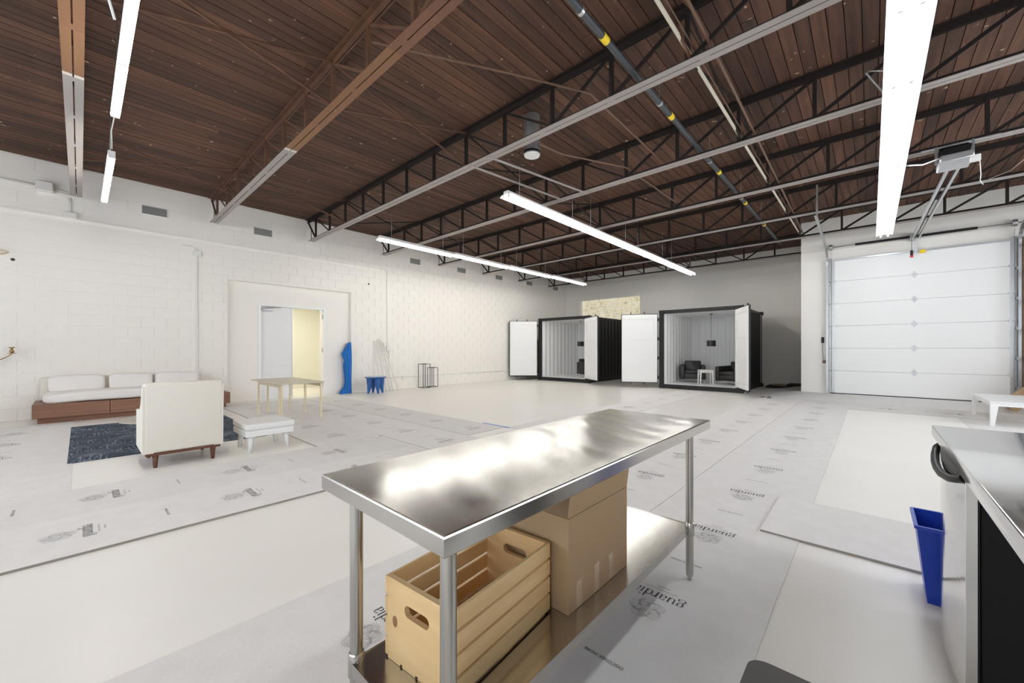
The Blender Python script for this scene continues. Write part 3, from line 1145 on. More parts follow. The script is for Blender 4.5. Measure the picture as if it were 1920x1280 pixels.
MB().tube([(0.87, 8.6, 3.985), (0.80, GY - 0.15, 3.99)], 0.01, 6).build('drive_chain', 'black_plastic', t)
MB().bar((0.80, GY - 0.13, 3.97), (0.80, GY - 0.11, 3.60), 0.03, 0.012, up=(0, 1, 0)).build('door_arm', 'galv', t)
cd = MB().tube([(0.72, GY - 0.3, 3.97), (0.72, GY - 0.3, 3.62)], 0.004, 5).build('release_cord', 'black_plastic', t)
MB().rbox(0.695, 0.745, GY - 0.32, GY - 0.28, 3.54, 3.66, 0.008, 1).build('release_grip', 'black_plastic', cd)
MB().rbox(0.69, 0.75, GY - 0.32, GY - 0.28, 3.49, 3.538, 0.008, 1).build('release_handle', 'red_plastic', cd)
MB().rbox(0.86, 0.97, GY - 0.13, GY - 0.10, 3.60, 3.68, 0.01, 1).build('warning_tag', 'yellow_tape', t)
MB().tube([(0.72, 8.2, 4.0), (0.55, 8.1, 3.93), (0.40, 8.2, 4.0), (0.28, 8.4, 4.14), (0.22, 8.42, 4.22)], 0.011, 6).build('power_cord', 'white_plastic', t)
MB().tube([(1.09, 8.2, 3.88), (1.1, 8.2, 3.66), (1.095, 8.21, 3.58), (1.12, 8.2, 3.52)], 0.005, 5).build('pull_cord', 'white_plastic', t)
o = MB().tube([(1.75, 8.45, 4.2), (1.72, 8.6, 4.05), (1.55, 9.4, 3.98), (1.5, 10.5, 4.22)], 0.005, 5).build('cable', 'pipe_cream')
tag(o, 'thin loose cable hanging beside the garage door opener', 'cable')

t = thing('wall_button', 'dark wall button with a cord beside the garage door track', 'switch', (-0.97, GY, 1.45))
MB().rbox(-1.0, -0.94, GY - 0.03, GY, 1.47, 1.63, 0.008, 1).build('button_box', 'black_plastic', t)
MB().tube([(-0.97, GY - 0.012, 1.47), (-0.975, GY - 0.02, 1.25), (-0.95, GY - 0.02, 1.0), (-0.93, GY - 0.02, 0.97)], 0.005, 5).build('cord', 'galv', t)
MB().rbox(-0.97, -0.88, GY - 0.06, GY, 0.92, 1.0, 0.008, 1).build('latch', 'pipe_copper', t)

# ================================================================== fittings on the left wall
def conduit(name, pts, r, label, m_='white_plastic'):
    return tag(MB().tube(pts, r, 8).build(name, m_), label, 'conduit')


conduit('conduit', [(WX + 0.02, 1.55, 3.64), (WX + 0.02, 1.72, 3.64), (WX + 0.02, 1.80, 3.58), (WX + 0.02, 1.81, 0.80)], 0.014, 'white conduit running down the block wall behind the sofa')
o = MB().rbox(WX, WX + 0.06, 1.74, 1.88, 3.44, 3.56, 0.01, 1).build('junction_box', 'white_plastic')
tag(o, 'white junction box on the conduit above the sofa', 'box')
conduit('conduit', [(WX + 0.02, 6.55, 3.83), (WX + 0.02, 6.60, 3.75), (WX + 0.02, 6.62, 1.40)], 0.015, 'white conduit coming down the wall above the leaning poles')
o = MB().rbox(WX, WX + 0.06, 6.58, 6.72, 1.24, 1.40, 0.01, 1).build('junction_box', 'white_plastic')
tag(o, 'white junction box on the wall beside the leaning poles', 'box')
conduit('conduit', [(WX + 0.02, 6.68, 1.25), (WX + 0.02, 6.68, 0.42)], 0.012, 'white conduit dropping below the junction box by the poles')
conduit('conduit', [(WX + 0.02, 6.55, 0.385), (WX + 0.02, 12.10, 0.385)], 0.012, 'low white conduit running along the wall behind the wire stands')
for (y, lab) in ((7.2, 'white socket box on the low conduit near the leaning poles'), (12.15, 'white socket box on the low conduit beside the container door')):
    o = MB().rbox(WX, WX + 0.05, y - 0.055, y + 0.055, 0.30, 0.42, 0.01, 1).build('socket_box', 'white_plastic')
    tag(o, lab, 'socket')
conduit('conduit', [(WX + 0.025, -1.6, 4.33), (WX + 0.025, -0.55, 4.34)], 0.02, 'white conduit entering the large box under the rust-brown truss')
o = MB().rbox(WX, WX + 0.12, -0.56, -0.34, 4.24, 4.42, 0.012, 1).build('junction_box', 'white_plastic')
tag(o, 'large white junction box high on the wall beside the truss end', 'box')
m = MB()
for dz in (0.0, 0.035):
    m.tube([(WX + 0.03, -0.34, 4.29 + dz), (WX + 0.03, -0.06, 4.27 + dz)], 0.012, 6)
tag(m.build('conduit', 'white_plastic'), 'pair of short white conduits between the large box and the truss end', 'conduit')
conduit('conduit', [(WX + 0.02, -0.13, 4.22), (WX + 0.02, -0.13, 3.92)], 0.016, 'short white conduit dropping from the truss end to a small box')
o = MB().rbox(WX, WX + 0.08, -0.21, -0.04, 3.82, 3.94, 0.012, 1).build('junction_box', 'white_plastic')
tag(o, 'small white junction box on the wall ledge under the truss end', 'box')
for (y, z, lab) in ((6.0, 3.31, 'small dark hole high in the wall beside the door recess'), (-0.82, 2.92, 'small dark hole in the wall below the beige wall shade')):
    o = MB().tube([(WX - 0.004, y, z), (WX + 0.003, y, z)], 0.028, 10).build('wall_hole', 'vent_dark')
    tag(o, lab, 'hole')

v0 = None
vl = [(1.085, 'grey louvred vent in the wall above the sofa'), (3.14, 'grey louvred vent in the wall above the double door'),
      (7.67, 'grey louvred vent in the wall above the wire stands'), (9.72, 'grey louvred vent under the wall light row, fourth from the sofa'),
      (11.75, 'grey louvred vent under the wall light row, fifth from the sofa'), (13.72, 'grey louvred vent high on the wall behind the container door'),
      (15.72, 'grey louvred vent closest to the far corner of the block wall')]
for (y, lab) in vl:
    if v0 is None:
        v0 = thing('wall_vent', lab, 'vent', (WX, y, 4.28), 'louvred vents along the block wall')
        m = MB()
        for (a, b, s, t_) in ((-0.215, 0.215, 0.085, 0.10), (-0.215, 0.215, -0.10, -0.085), (-0.215, -0.2, -0.085, 0.085), (0.2, 0.215, -0.085, 0.085)):
            m.box(WX - 0.0, WX + 0.014, y + a, y + b, 4.28 + s, 4.28 + t_)
        m.build('frame', 'white_plastic', v0)
        MB().box(WX, WX + 0.003, y - 0.2, y + 0.2, 4.195, 4.365).build('backing', 'vent_dark', v0)
        for k in range(7):
            z = 4.207 + k * 0.0243
            MB().obox((WX + 0.008, y, z + 0.006), (0.005, 0, -0.0105), (0, 0.2, 0), (0.0011, 0, 0.0006)).build('slat', 'vent_grey', v0)
    else:
        copy_thing(v0, (WX, y, 4.28), 0, lab)

# brass candle arm and beige shade at the edge of the picture
t = thing('candle_sconce', 'brass candle arm curving out from the block wall', 'sconce', (WX, -1.15, 1.15))
pts = [(WX + 0.01, -1.16, 1.10)] + [(WX + 0.15, -1.12 + 0.30 * k / 8, 1.085 + 0.13 * (k / 8) ** 2.5) for k in range(9)]
MB().tube(pts, 0.009, 8).build('arm', 'brass', t)
MB().lathe([(0.01, 0), (0.055, 0.01), (0.055, 0.016), (0.012, 0.02)], (WX + 0.15, -0.82, 1.215), 16).build('drip_plate', 'brass', t)
MB().lathe([(0.012, 0), (0.03, 0.03), (0.03, 0.05), (0.014, 0.075), (0.018, 0.09), (0.042, 0.105), (0.042, 0.112), (0.01, 0.113)], (WX + 0.15, -0.82, 1.225), 16).build('candle_cup', 'brass', t)
MB().lathe([(0.05, 0), (0.05, 0.02), (0.02, 0.03)], (WX + 0.02, -1.16, 1.07), 14).build('wall_plate', 'brass', t)
o = MB().prism([(-1.5, 3.10), (-0.86, 3.035), (-0.92, 2.99), (-1.5, 2.90)], [], (WX, 0, 0), (0, 1, 0), (0, 0, 1), (0.12, 0, 0)).build('wall_lamp', 'beige_shade')
tag(o, 'beige pointed shade fixed high on the block wall', 'wall lamp')

# ================================================================== protective sheets on the floor
GLYPHS = {}


def arc(cx, cy, rx, ry, a0, a1, n=14):
    return [(cx + rx * math.cos(math.radians(a0 + (a1 - a0) * i / n)), cy + ry * math.sin(math.radians(a0 + (a1 - a0) * i / n))) for i in range(n + 1)]


GLYPHS['g'] = ([arc(.40, .64, .27, .31, 0, 360, 20), [(.22, .38), (.14, .26), (.2, .14), (.4, .1)], arc(.42, -.16, .36, .25, 90, -270, 22), [(.62, .84), (.74, .93), (.86, .93)]], .90)
GLYPHS['u'] = ([[(.16, 1), (.16, .3)] + arc(.40, .3, .24, .29, 180, 290, 8)[1:] + [(.62, .16), (.70, .28)], [(.70, 1), (.70, .02)], [(.02, .97), (.16, .97)], [(.56, .97), (.70, .97)], [(.70, .03), (.84, .03)]], .94)
GLYPHS['a'] = ([[(.13, .78)] + arc(.36, .74, .24, .25, 150, 0, 10) + [(.60, .12), (.66, .03), (.76, .05)], [(.60, .56), (.36, .52)] + arc(.30, .27, .20, .24, 100, 300, 12) + [(.52, .12), (.60, .24)]], .84)
GLYPHS['r'] = ([[(.20, 1), (.20, .02)], [(.20, .66), (.30, .88), (.44, .98), (.56, .95)], arc(.57, .90, .045, .05, 0, 360, 8), [(.05, .97), (.20, .97)], [(.04, .03), (.38, .03)]], .66)
GLYPHS['d'] = ([arc(.38, .49, .30, .48, 30, 330, 20), [(.68, 1.55), (.68, .02)], [(.53, 1.53), (.68, 1.53)], [(.68, .03), (.82, .03)]], .92)
GLYPHS['i'] = ([[(.20, 1), (.20, .02)], arc(.20, 1.36, .055, .06, 0, 360, 10), [(.05, .97), (.20, .97)], [(.05, .03), (.36, .03)]], .44)


def ribbon(mb, pts, wf, z=0.0):
    n = len(pts)
    vs = []
    for i in range(n):
        a, b = pts[max(0, i - 1)], pts[min(n - 1, i + 1)]
        dx, dy = b[0] - a[0], b[1] - a[1]
        L = math.hypot(dx, dy) or 1
        w = wf(dx / L, dy / L)
        vs += [(pts[i][0] - dy / L * w, pts[i][1] + dx / L * w, z), (pts[i][0] + dy / L * w, pts[i][1] - dx / L * w, z)]
    mb.add(vs, [(2 * i, 2 * i + 1, 2 * i + 3, 2 * i + 2) for i in range(n - 1)])


def logo_mesh():
    mb = MB()
    kn = MB()
    S = 0.27 / 5.55
    x = -0.135
    for ch in 'guardia':
        strokes, adv = GLYPHS[ch]
        for st in strokes:
            ribbon(mb, [(x + a * S, -0.03 + b * S) for a, b in st], lambda dx, dy: S * (0.022 + 0.062 * abs(dy) ** 1.6))
        x += adv * S
    # the interlaced rosette: two lines following a looped ring
    R = 0.086
    for q in (-0.0052, 0.0052):
        for ph, lobes, r0, r1 in ((0.0, 2.5, 0.70, 0.26), (0.6, 2.5, 0.48, 0.30)):
            pts = []
            for i in range(161):
                th = 4 * math.pi * i / 160
                r = R * (r0 + r1 * math.cos(lobes * th + ph)) + q
                pts.append((r * math.cos(th + ph) , 0.135 + r * math.sin(th + ph)))
            ribbon(kn, pts, lambda dx, dy: 0.00065)
    extra = MB()
    extra.add(kn.v, kn.f)
    for txt, sz, dy in (('SURFACE PROTECTION', 0.0155, -0.062), ('anatolia', 0.022, -0.09)):
        tm = text_mesh(txt, sz, 'small')
        extra.add([(p.co.x, p.co.y + dy, 0) for p in tm.vertices], [tuple(f.vertices) for f in tm.polygons])
        bpy.data.meshes.remove(tm)
    o = len(mb.v)
    me2 = bpy.data.meshes.new('logo_print')
    me2.from_pydata(list(mb.v) + extra.v, [], list(mb.f) + [tuple(o + i for i in f) for f in extra.f])
    me2.materials.append(MATS['ink'])
    me2.materials.append(MATS['ink_grey'])
    me2.polygons.foreach_set('material_index', [0] * len(mb.f) + [1] * len(extra.f))
    return me2


LOGO = logo_mesh()
tm = text_mesh('DISCOVER MORE', 0.0235, 'discover')
tm.materials.append(MATS['ink'])
DISC = tm


def sheet(label, x0, x1, y0, y1, t=0.003, along='y', phase=0.0, rot=math.pi, wob=0.002, prints=True, group=None, edge='paper_edge', cx=None):
    m = sheet_mb(x0, x1, y0, y1, t, 0.3, wob)
    o = m.build('floor_sheet', ['paper', edge])
    tag(o, label, 'floor sheet', group or 'printed protective sheets on the floor')
    if prints:
        if along == 'y':
            cx = cx if cx is not None else (x0 + x1) / 2
            k = math.ceil((y0 + 0.25 - phase) / 1.0)
            while k + phase < y1 - 0.25:
                y = k + phase
                inst('printed_logo', LOGO, o, (cx, y, zfl(cx, y) + t + 0.0012), (0, 0, rot))
                if y0 < y + 0.47 < y1 - 0.1:
                    inst('printed_words', DISC, o, (cx, y - 0.565, zfl(cx, y) + t + 0.0012), (0, 0, rot))
                k += 1
        else:
            cy = (y0 + y1) / 2
            k = math.ceil((x0 + 0.25 - phase) / 1.0)
            while k + phase < x1 - 0.25:
                x = k + phase
                inst('printed_logo', LOGO, o, (x, cy, zfl(x, cy) + t + 0.0012), (0, 0, rot))
                inst('printed_words', DISC, o, (x + 0.565, cy, zfl(x, cy) + t + 0.0012), (0, 0, rot))
                k += 1
    return o


sheet('thick grey printed sheet with a dark cut edge facing the bare floor strip', -4.53, -3.69, -1.3, 3.0, 0.016, phase=0.03 - 1)
sheet('grey printed sheet between the thick cut-edged sheet and the armchair', -5.42, -4.54, -1.3, 3.0, 0.012, phase=0.21 - 1)
sheet('grey printed sheet under the steel worktable', -2.21, -1.305, -0.6, 13.0, 0.003, phase=0.995, cx=-1.695)
sheet('grey printed sheet between the steel worktable and the fridge', -1.30, -0.36, -0.6, 12.35, 0.004, phase=2.045 - 2)
sheet('thick printed sheet with a dark cut edge reaching under the steel counter', -0.585, 1.5, 3.27, 4.125, 0.016, along='x', phase=-0.45, rot=-math.pi / 2)
sheet('grey sheet running from the taped corner to the second container', -4.47, -3.56, 4.80, 12.9, 0.003, phase=0.3)
sheet('grey printed sheet at the picture edge beside the blue rug and sofa', -10.6, -5.45, -1.3, -0.06, 0.003, along='x', phase=0.4, rot=math.pi / 2)
sheet('grey printed sheet under the pale wooden table', -10.95, -5.43, 2.12, 3.04, 0.010, along='x', phase=0.1, rot=math.pi / 2)
sheet('grey printed sheet beyond the pale wooden table', -11.1, -3.62, 3.05, 3.93, 0.004, along='x', phase=0.55, rot=math.pi / 2)
sheet('grey printed sheet bordering the glossy white floor', -11.1, -4.5, 3.94, 4.76, 0.004, along='x', phase=0.2, rot=math.pi / 2)
sheet('grey sheet in front of the garage door, nearer the bare floor patch', -0.355, 3.6, 11.2, 12.35, 0.004, along='x', phase=0.3, rot=math.pi / 2)
sheet('grey sheet lying against the garage door', -1.35, 4.2, 12.36, 13.58, 0.004, along='x', phase=0.3, rot=math.pi / 2, prints=False)
sheet('grey sheet under the white garden table', 1.22, 3.8, 4.2, 11.15, 0.004, phase=0.3, prints=False)
sheet('grey sheet between the second container and the garage wall', -2.2, -1.31, 13.05, 16.5, 0.003, prints=False)
o = MB().box(-5.05, -4.42, 4.755, 4.80, 0.0005, 0.006).build('masking_tape', 'blue_masking')
tag(o, 'strip of blue tape on the floor at the glossy floor corner', 'tape')

# ================================================================== shipping containers
CW, CD, CHT = 2.44, 2.99, 2.60
CY = 13.12


def corr(mb, p0, p1, z0, z1, nrm, depth=0.034, period=0.275, mi=0):
    """corrugated sheet from p0 to p1 (plan points), waves towards nrm"""
    p0, p1, nrm = Vector(p0), Vector(p1), Vector(nrm)
    L = (p1 - p0).length
    u = (p1 - p0) / L
    prof = []
    n = int(round(L / period))
    per = L / n
    for k in range(n):
        for s, h in ((0.0, 0), (0.26, 0), (0.5, 1), (0.76, 1)):
            prof.append(((k + s) * per, h * depth))
    prof.append((L, 0))
    vs = []
    for s, h in prof:
        q = p0 + u * s + nrm * h
        vs += [(q.x, q.y, z0), (q.x, q.y, z1)]
    mb.add(vs, [(2 * i, 2 * i + 2, 2 * i + 3, 2 * i + 1) for i in range(len(prof) - 1)], mi)


def door_leaf(t, hx, hy, ang, side):
    """open container door: black steel outside, white lining with three fields inside"""
    L = 1.18
    d = Vector((math.cos(math.radians(ang)), math.sin(math.radians(ang)), 0))
    nn = Vector((-d.y, d.x, 0)) * (1 if side == 'l' else -1)     # inner face
    h = Vector((hx, hy, 0)) + d * 0.03
    zc, hz = 1.33, 1.165

    def blk(m, a, b, z0, z1, n0, n1):
        m.obox(h + d * (a + b) / 2 + nn * (n0 + n1) / 2 + Vector((0, 0, (z0 + z1) / 2)), d * (b - a) / 2, nn * (n1 - n0) / 2, (0, 0, (z1 - z0) / 2))
        return m
    leaf = blk(MB(), 0, L, zc - hz, zc + hz, -0.02, 0.02).build('container_door', 'container_black', t)
    blk(MB(), 0.015, L - 0.02, zc - hz + 0.025, zc + hz - 0.02, 0.018, 0.024).build('inner_lining', 'container_white', leaf)
    m = MB()
    z0, z1 = zc - hz + 0.03, zc + hz - 0.03
    blk(m, 0.02, 0.11, z0, z1, 0.02, 0.058)
    blk(m, L - 0.12, L - 0.03, z0, z1, 0.02, 0.058)
    for zz in (z0 + 0.07, z0 + 0.78, z0 + 1.50, z1 - 0.07):
        blk(m, 0.11, L - 0.12, zz - 0.07, zz + 0.07, 0.02, 0.056)
    m.build('stiffener', 'container_white', leaf)
    for a in (0.42, 0.86):
        m = MB().tube([h + d * a - nn * 0.045 + Vector((0, 0, zc - hz - 0.06)), h + d * a - nn * 0.045 + Vector((0, 0, zc + hz + 0.07))], 0.017, 8)
        m.build('lock_rod', 'container_black', leaf)
        MB().obox(h + d * (a + 0.02) - nn * 0.055 + Vector((0, 0, 1.15)), d * 0.14, nn * 0.012, (0, 0, 0.02)).build('lock_handle', 'galv', leaf)
    for zz in (0.35, 1.0, 1.65, 2.3):
        blk(MB(), -0.05, 0.05, zz - 0.05, zz + 0.05, -0.035, -0.015).build('hinge', 'container_black', leaf)


def container(x0, label, angl, angr):
    x1 = x0 + CW
    y0, y1 = CY, CY + CD
    t = thing('shipping_container', label, 'container', ((x0 + x1) / 2, (y0 + y1) / 2, 0), 'opened shipping containers')
    for px_ in (x0, x1 - 0.12):
        for py_ in (y0, y1 - 0.12):
            MB().box(px_, px_ + 0.12, py_, py_ + 0.12, 0.10, CHT - 0.1).build('corner_post', 'container_black', t)
            for pz in (0.0, CHT - 0.115):
                c = MB().box(px_ - 0.006, px_ + 0.166, py_ - 0.006, py_ + 0.126, pz, pz + 0.115).build('corner_casting', 'container_black', t)
                MB().tube([(px_ + 0.08, py_ - 0.009, pz + 0.058), (px_ + 0.08, py_ - 0.002, pz + 0.058)], 0.033, 12).build('casting_hole', 'dark_mat', c)
    MB().box(x0 + 0.12, x1 - 0.12, y0 + 0.01, y0 + 0.12, CHT - 0.115, CHT - 0.002).build('door_header', 'container_black', t)
    sill = MB().box(x0 + 0.12, x1 - 0.12, y0 + 0.01, y0 + 0.12, 0.005, 0.135).build('door_sill', 'container_black', t)
    for xx in (x0 + 0.2, x1 - 0.55):
        MB().box(xx, xx + 0.35, y0 + 0.004, y0 + 0.0112, 0.03, 0.10).build('fork_pocket', 'dark_mat', sill)
    for xx in (0.85, 1.2, 1.7):
        MB().box(x0 + xx, x0 + xx + 0.10, y0 + 0.003, y0 + 0.0112, 0.05, 0.08).build('keeper', 'dark_mat', sill)
    for sx in (x0 + 0.02, x1 - 0.08):
        MB().box(sx, sx + 0.06, y0 + 0.12, y1 - 0.12, 0.01, 0.16).build('side_rail', 'container_black', t)
        MB().box(sx, sx + 0.06, y0 + 0.12, y1 - 0.12, CHT - 0.09, CHT - 0.02).build('side_rail', 'container_black', t)
    for s, sx in ((-1, x0 + 0.05), (1, x1 - 0.05)):
        m = MB()
        corr(m, (sx, y0 + 0.1, 0), (sx, y1 - 0.1, 0), 0.14, CHT - 0.06, (s * 1.0, 0, 0))
        m.build('side_wall', 'container_black', t)
        m = MB()
        corr(m, (sx - s * 0.075, y0 + 0.1, 0), (sx - s * 0.075, y1 - 0.09, 0), 0.14, CHT - 0.08, (-s * 1.0, 0, 0))
        m.build('inner_lining', 'container_white', t)
    m = MB()
    corr(m, (x0 + 0.1, y1 - 0.05, 0), (x1 - 0.1, y1 - 0.05, 0), 0.14, CHT - 0.06, (0, 1, 0))
    m.build('end_wall', 'container_black', t)
    m = MB()
    corr(m, (x0 + 0.012, y1 - 0.13, 0), (x1 - 0.012, y1 - 0.13, 0), 0.14, CHT - 0.08, (0, -1, 0), 0.034)
    m.build('inner_lining', 'container_white', t)
    MB().box(x0 + 0.03, x1 - 0.03, y0 + 0.11, y1 - 0.03, CHT - 0.05, CHT - 0.02).build('roof', 'container_black', t)
    MB().box(x0 + 0.04, x1 - 0.04, y0 + 0.12, y1 - 0.05, CHT - 0.09, CHT - 0.055).build('ceiling_lining', 'container_white', t)
    MB().box(x0 + 0.05, x1 - 0.05, y0 + 0.10, y1 - 0.05, 0.11, 0.15).build('container_floor', 'container_white', t)
    door_leaf(t, x0 - 0.02, y0 - 0.01, angl, 'l')
    door_leaf(t, x1 - 0.11, y0 - 0.03, angr, 'r')
    return t


container(-10.44, 'black shipping container with opened white doors, beside the long block wall', -136, -37)
container(-5.26, 'black shipping container with opened white doors and two armchairs inside', -152, -63)


def pendant(x, y, z, label):
    t = thing('pendant_lamp', label, 'lamp', (x, y, z), 'black pendant lamps in the containers')
    MB().tube([(x, y, z + 0.1), (x, y, 2.50)], 0.005, 6).build('cord', 'black_wire', t)
    m = MB()
    n = 24
    pr = [(0.14, -0.10), (0.14, 0.10), (0.132, 0.10), (0.132, -0.10)]
    vs = [(x + r * math.cos(2 * math.pi * j / n), y + r * math.sin(2 * math.pi * j / n), z + h) for r, h in pr for j in range(n)]
    fs = [(i * n + j, i * n + (j + 1) % n, ((i + 1) % 4) * n + (j + 1) % n, ((i + 1) % 4) * n + j) for i in range(4) for j in range(n)]
    m.add(vs, fs, 0, True)
    m.build('shade', 'black_leather', t)
    MB().lathe([(0.01, -0.05), (0.035, 0.0), (0.03, 0.05), (0.012, 0.09)], (x, y, z), 12).build('bulb', 'brass', t)
    MB().lathe([(0.05, 0), (0.05, 0.02)], (x, y, 2.49), 14).build('canopy', 'black_leather', t)


pendant(-9.22, 14.5, 1.53, 'black drum pendant lamp in the container beside the block wall')
pendant(-4.02, 14.5, 1.50, 'black drum pendant lamp in the container with two armchairs')


def black_chair(x, y, rz, label):
    """local: faces -Y"""
    t = thing('armchair', label, 'armchair', (x, y, 0.15), 'black armchairs in the containers')
    o = Vector((x, y, 0.15))

    def P(m, name, mt):
        m.v = [tuple(Vector(p) + o) for p in m.v]
        return m.build(name, mt, t)
    P(MB().rbox(-0.26, 0.26, -0.33, 0.28, 0.12, 0.30, 0.02), 'seat_base', 'black_leather')
    P(MB().rbox(-0.255, 0.255, -0.35, 0.22, 0.30, 0.42, 0.04), 'seat_cushion', 'black_leather')
    for s in (-1, 1):
        x0, x1 = sorted((s * 0.26, s * 0.40))
        P(MB().rbox(x0, x1, -0.36, 0.34, 0.10, 0.58, 0.03, fn=lambda p: (p[0], p[1], p[2] + (0.04 * (p[1] + 0.36) if p[2] > 0.4 else 0))), 'armrest', 'black_leather')
    P(MB().rbox(-0.27, 0.27, 0.18, 0.36, 0.14, 0.74, 0.04, fn=lambda p: (p[0], p[1] + 0.12 * (p[2] - 0.3), p[2])), 'backrest', 'black_leather')
    for sx in (-0.35, 0.35):
        for sy in (-0.31, 0.29):
            P(MB().tube([(sx, sy, 0.0), (sx, sy, 0.11)], [0.014, 0.02], 10), 'leg', 'chrome')
    t.rotation_euler = (0, 0, math.radians(rz))


black_chair(-4.66, 14.62, 18, 'black leather armchair facing out, beside the white table in the container')
black_chair(-3.33, 14.42, -22, 'black leather armchair half hidden by the open container door')
black_chair(-8.85, 14.55, 62, 'black leather armchair in the container beside the block wall')


def white_table(name, x0, x1, y0, y1, z, leg, label, cat, zb=0.0, planks=0, splay=0.0, apron=0.06, rz=0.0):
    cx, cy = (x0 + x1) / 2, (y0 + y1) / 2
    t = thing(name, label, cat, (cx, cy, zb))
    if planks:
        w = (y1 - y0) / planks
        for k in range(planks):
            MB().rbox(x0, x1, y0 + k * w + 0.004, y0 + (k + 1) * w - 0.004, z - 0.03, z, 0.004, 1).build('top_board', 'white_lacquer', t)
    else:
        MB().rbox(x0, x1, y0, y1, z - 0.03, z, 0.006, 1).build('tabletop', 'white_lacquer', t)
    m = MB()
    m.box(x0 + 0.02, x1 - 0.02, y0 + 0.015, y0 + 0.04, z - 0.03 - apron, z - 0.03)
    m.box(x0 + 0.02, x1 - 0.02, y1 - 0.04, y1 - 0.015, z - 0.03 - apron, z - 0.03)
    m.box(x0 + 0.015, x0 + 0.04, y0 + 0.04, y1 - 0.04, z - 0.03 - apron, z - 0.03)
    m.box(x1 - 0.04, x1 - 0.015, y0 + 0.04, y1 - 0.04, z - 0.03 - apron, z - 0.03)
    m.build('apron', 'white_lacquer', t)
    for ax, sx in ((x0, 1), (x1, -1)):
        for ay, sy in ((y0, 1), (y1, -1)):
            m = MB()
            a0, a1 = ax + sx * 0.008, ax + sx * (0.008 + leg)
            b0, b1 = ay + sy * 0.008, ay + sy * (0.008 + leg)
            c0, c1 = a0 - sx * splay, a0 - sx * splay + sx * leg * 0.5
            e0, e1 = b0 - sy * splay, b0 - sy * splay + sy * leg * 0.5
            zt = z - 0.031
            m.add([(c0, e0, zb), (c1, e0, zb), (c1, e1, zb), (c0, e1, zb), (a0, b0, zt), (a1, b0, zt), (a1, b1, zt), (a0, b1, zt)],
                  [(0, 1, 2, 3), (4, 5, 6, 7), (0, 1, 5, 4), (1, 2, 6, 5), (2, 3, 7, 6), (3, 0, 4, 7)])
            m.build('leg', 'white_lacquer', t)
    t.rotation_euler = (0, 0, rz)
    return t


white_table('side_table', -4.26, -3.84, 13.75, 14.17, 0.62, 0.05, 'small white square table between the black armchairs', 'table', zb=0.15, rz=math.radians(28))
white_table('garden_table', 1.48, 2.62, 10.32, 12.0, 0.425, 0.095, 'low white slatted garden table near the garage door', 'table', zb=0.005, planks=1, apron=0.05)

# ================================================================== sofa corner
t = thing('sofa', 'long low sofa with walnut base and white cushions against the block wall', 'sofa', (-10.95, 0.86, 0))
MB().box(WX + 0.06, -10.66, -0.50, 2.20, 0.0, 0.10).build('plinth', 'sofa_wood', t)
for k in range(3):
    a, b = -0.56 + k * 0.94, -0.56 + (k + 1) * 0.94
    MB().rbox(WX + 0.03, -10.57, a + 0.002, b - 0.002, 0.10, 0.345, 0.006, 1).build('base_panel', 'sofa_wood', t)
MB().pillow(WX + 0.18, -10.585, -0.45, 1.84, 0.345, 0.545, 0.2, 9,
            fn=lambda p: (p[0], p[1], p[2] - (0.035 * max(0, 1 - abs(p[1] + 0.35) / 0.35)) * (1 if p[0] > -10.9 else 0))).build('seat_cushion', 'white_linen', t)
MB().rbox(WX + 0.04, WX + 0.2, -0.50, 1.85, 0.345, 0.78, 0.04).build('back_frame', 'cream_linen', t)
for (a, b) in ((-0.40, 0.33), (0.38, 1.02), (1.06, 1.80)):
    MB().pillow(WX + 0.19, WX + 0.42, a, b, 0.50, 0.815, 0.05, 7, fn=lambda p: (p[0] - 0.10 * (p[2] - 0.5), p[1], p[2])).build('back_cushion', 'white_linen', t)

rg = thing('rug', 'dark blue patterned rug under the round table and armchair', 'rug', (-8.2, 0.87, 0))
MB().rbox(-9.77, -6.72, -0.10, 1.90, 0.0, 0.012, 0.004, 1).build('rug_pile', 'rug_weave', rg)

t = thing('round_table', 'low round beige table on the blue rug, behind the armchair', 'table', (-7.42, 0.78, 0.012))
MB().lathe([(0.40, 0), (0.44, 0.012), (0.44, 0.03)], (-7.42, 0.78, 0.31), 36).build('tabletop', 'table_taupe', t)
MB().tube([(-7.42, 0.78, 0.03), (-7.42, 0.78, 0.31)], 0.035, 14).build('stem', 'table_taupe', t)
MB().lathe([(0.24, 0), (0.24, 0.012), (0.04, 0.03)], (-7.42, 0.78, 0.012), 28).build('base', 'table_taupe', t)
t2 = thing('cup', 'small white cup on the round beige table', 'cup', (-7.1, 0.62, 0.34))
MB().lathe([(0.03, 0), (0.045, 0.03), (0.05, 0.06), (0.046, 0.06), (0.04, 0.02)], (-7.1, 0.62, 0.342), 18).build('bowl', 'white_enamel', t2)
MB().tube([(-7.055, 0.60, 0.36), (-7.03, 0.585, 0.372), (-7.035, 0.59, 0.39), (-7.055, 0.6, 0.395)], 0.005, 6).build('handle', 'white_enamel', t2)

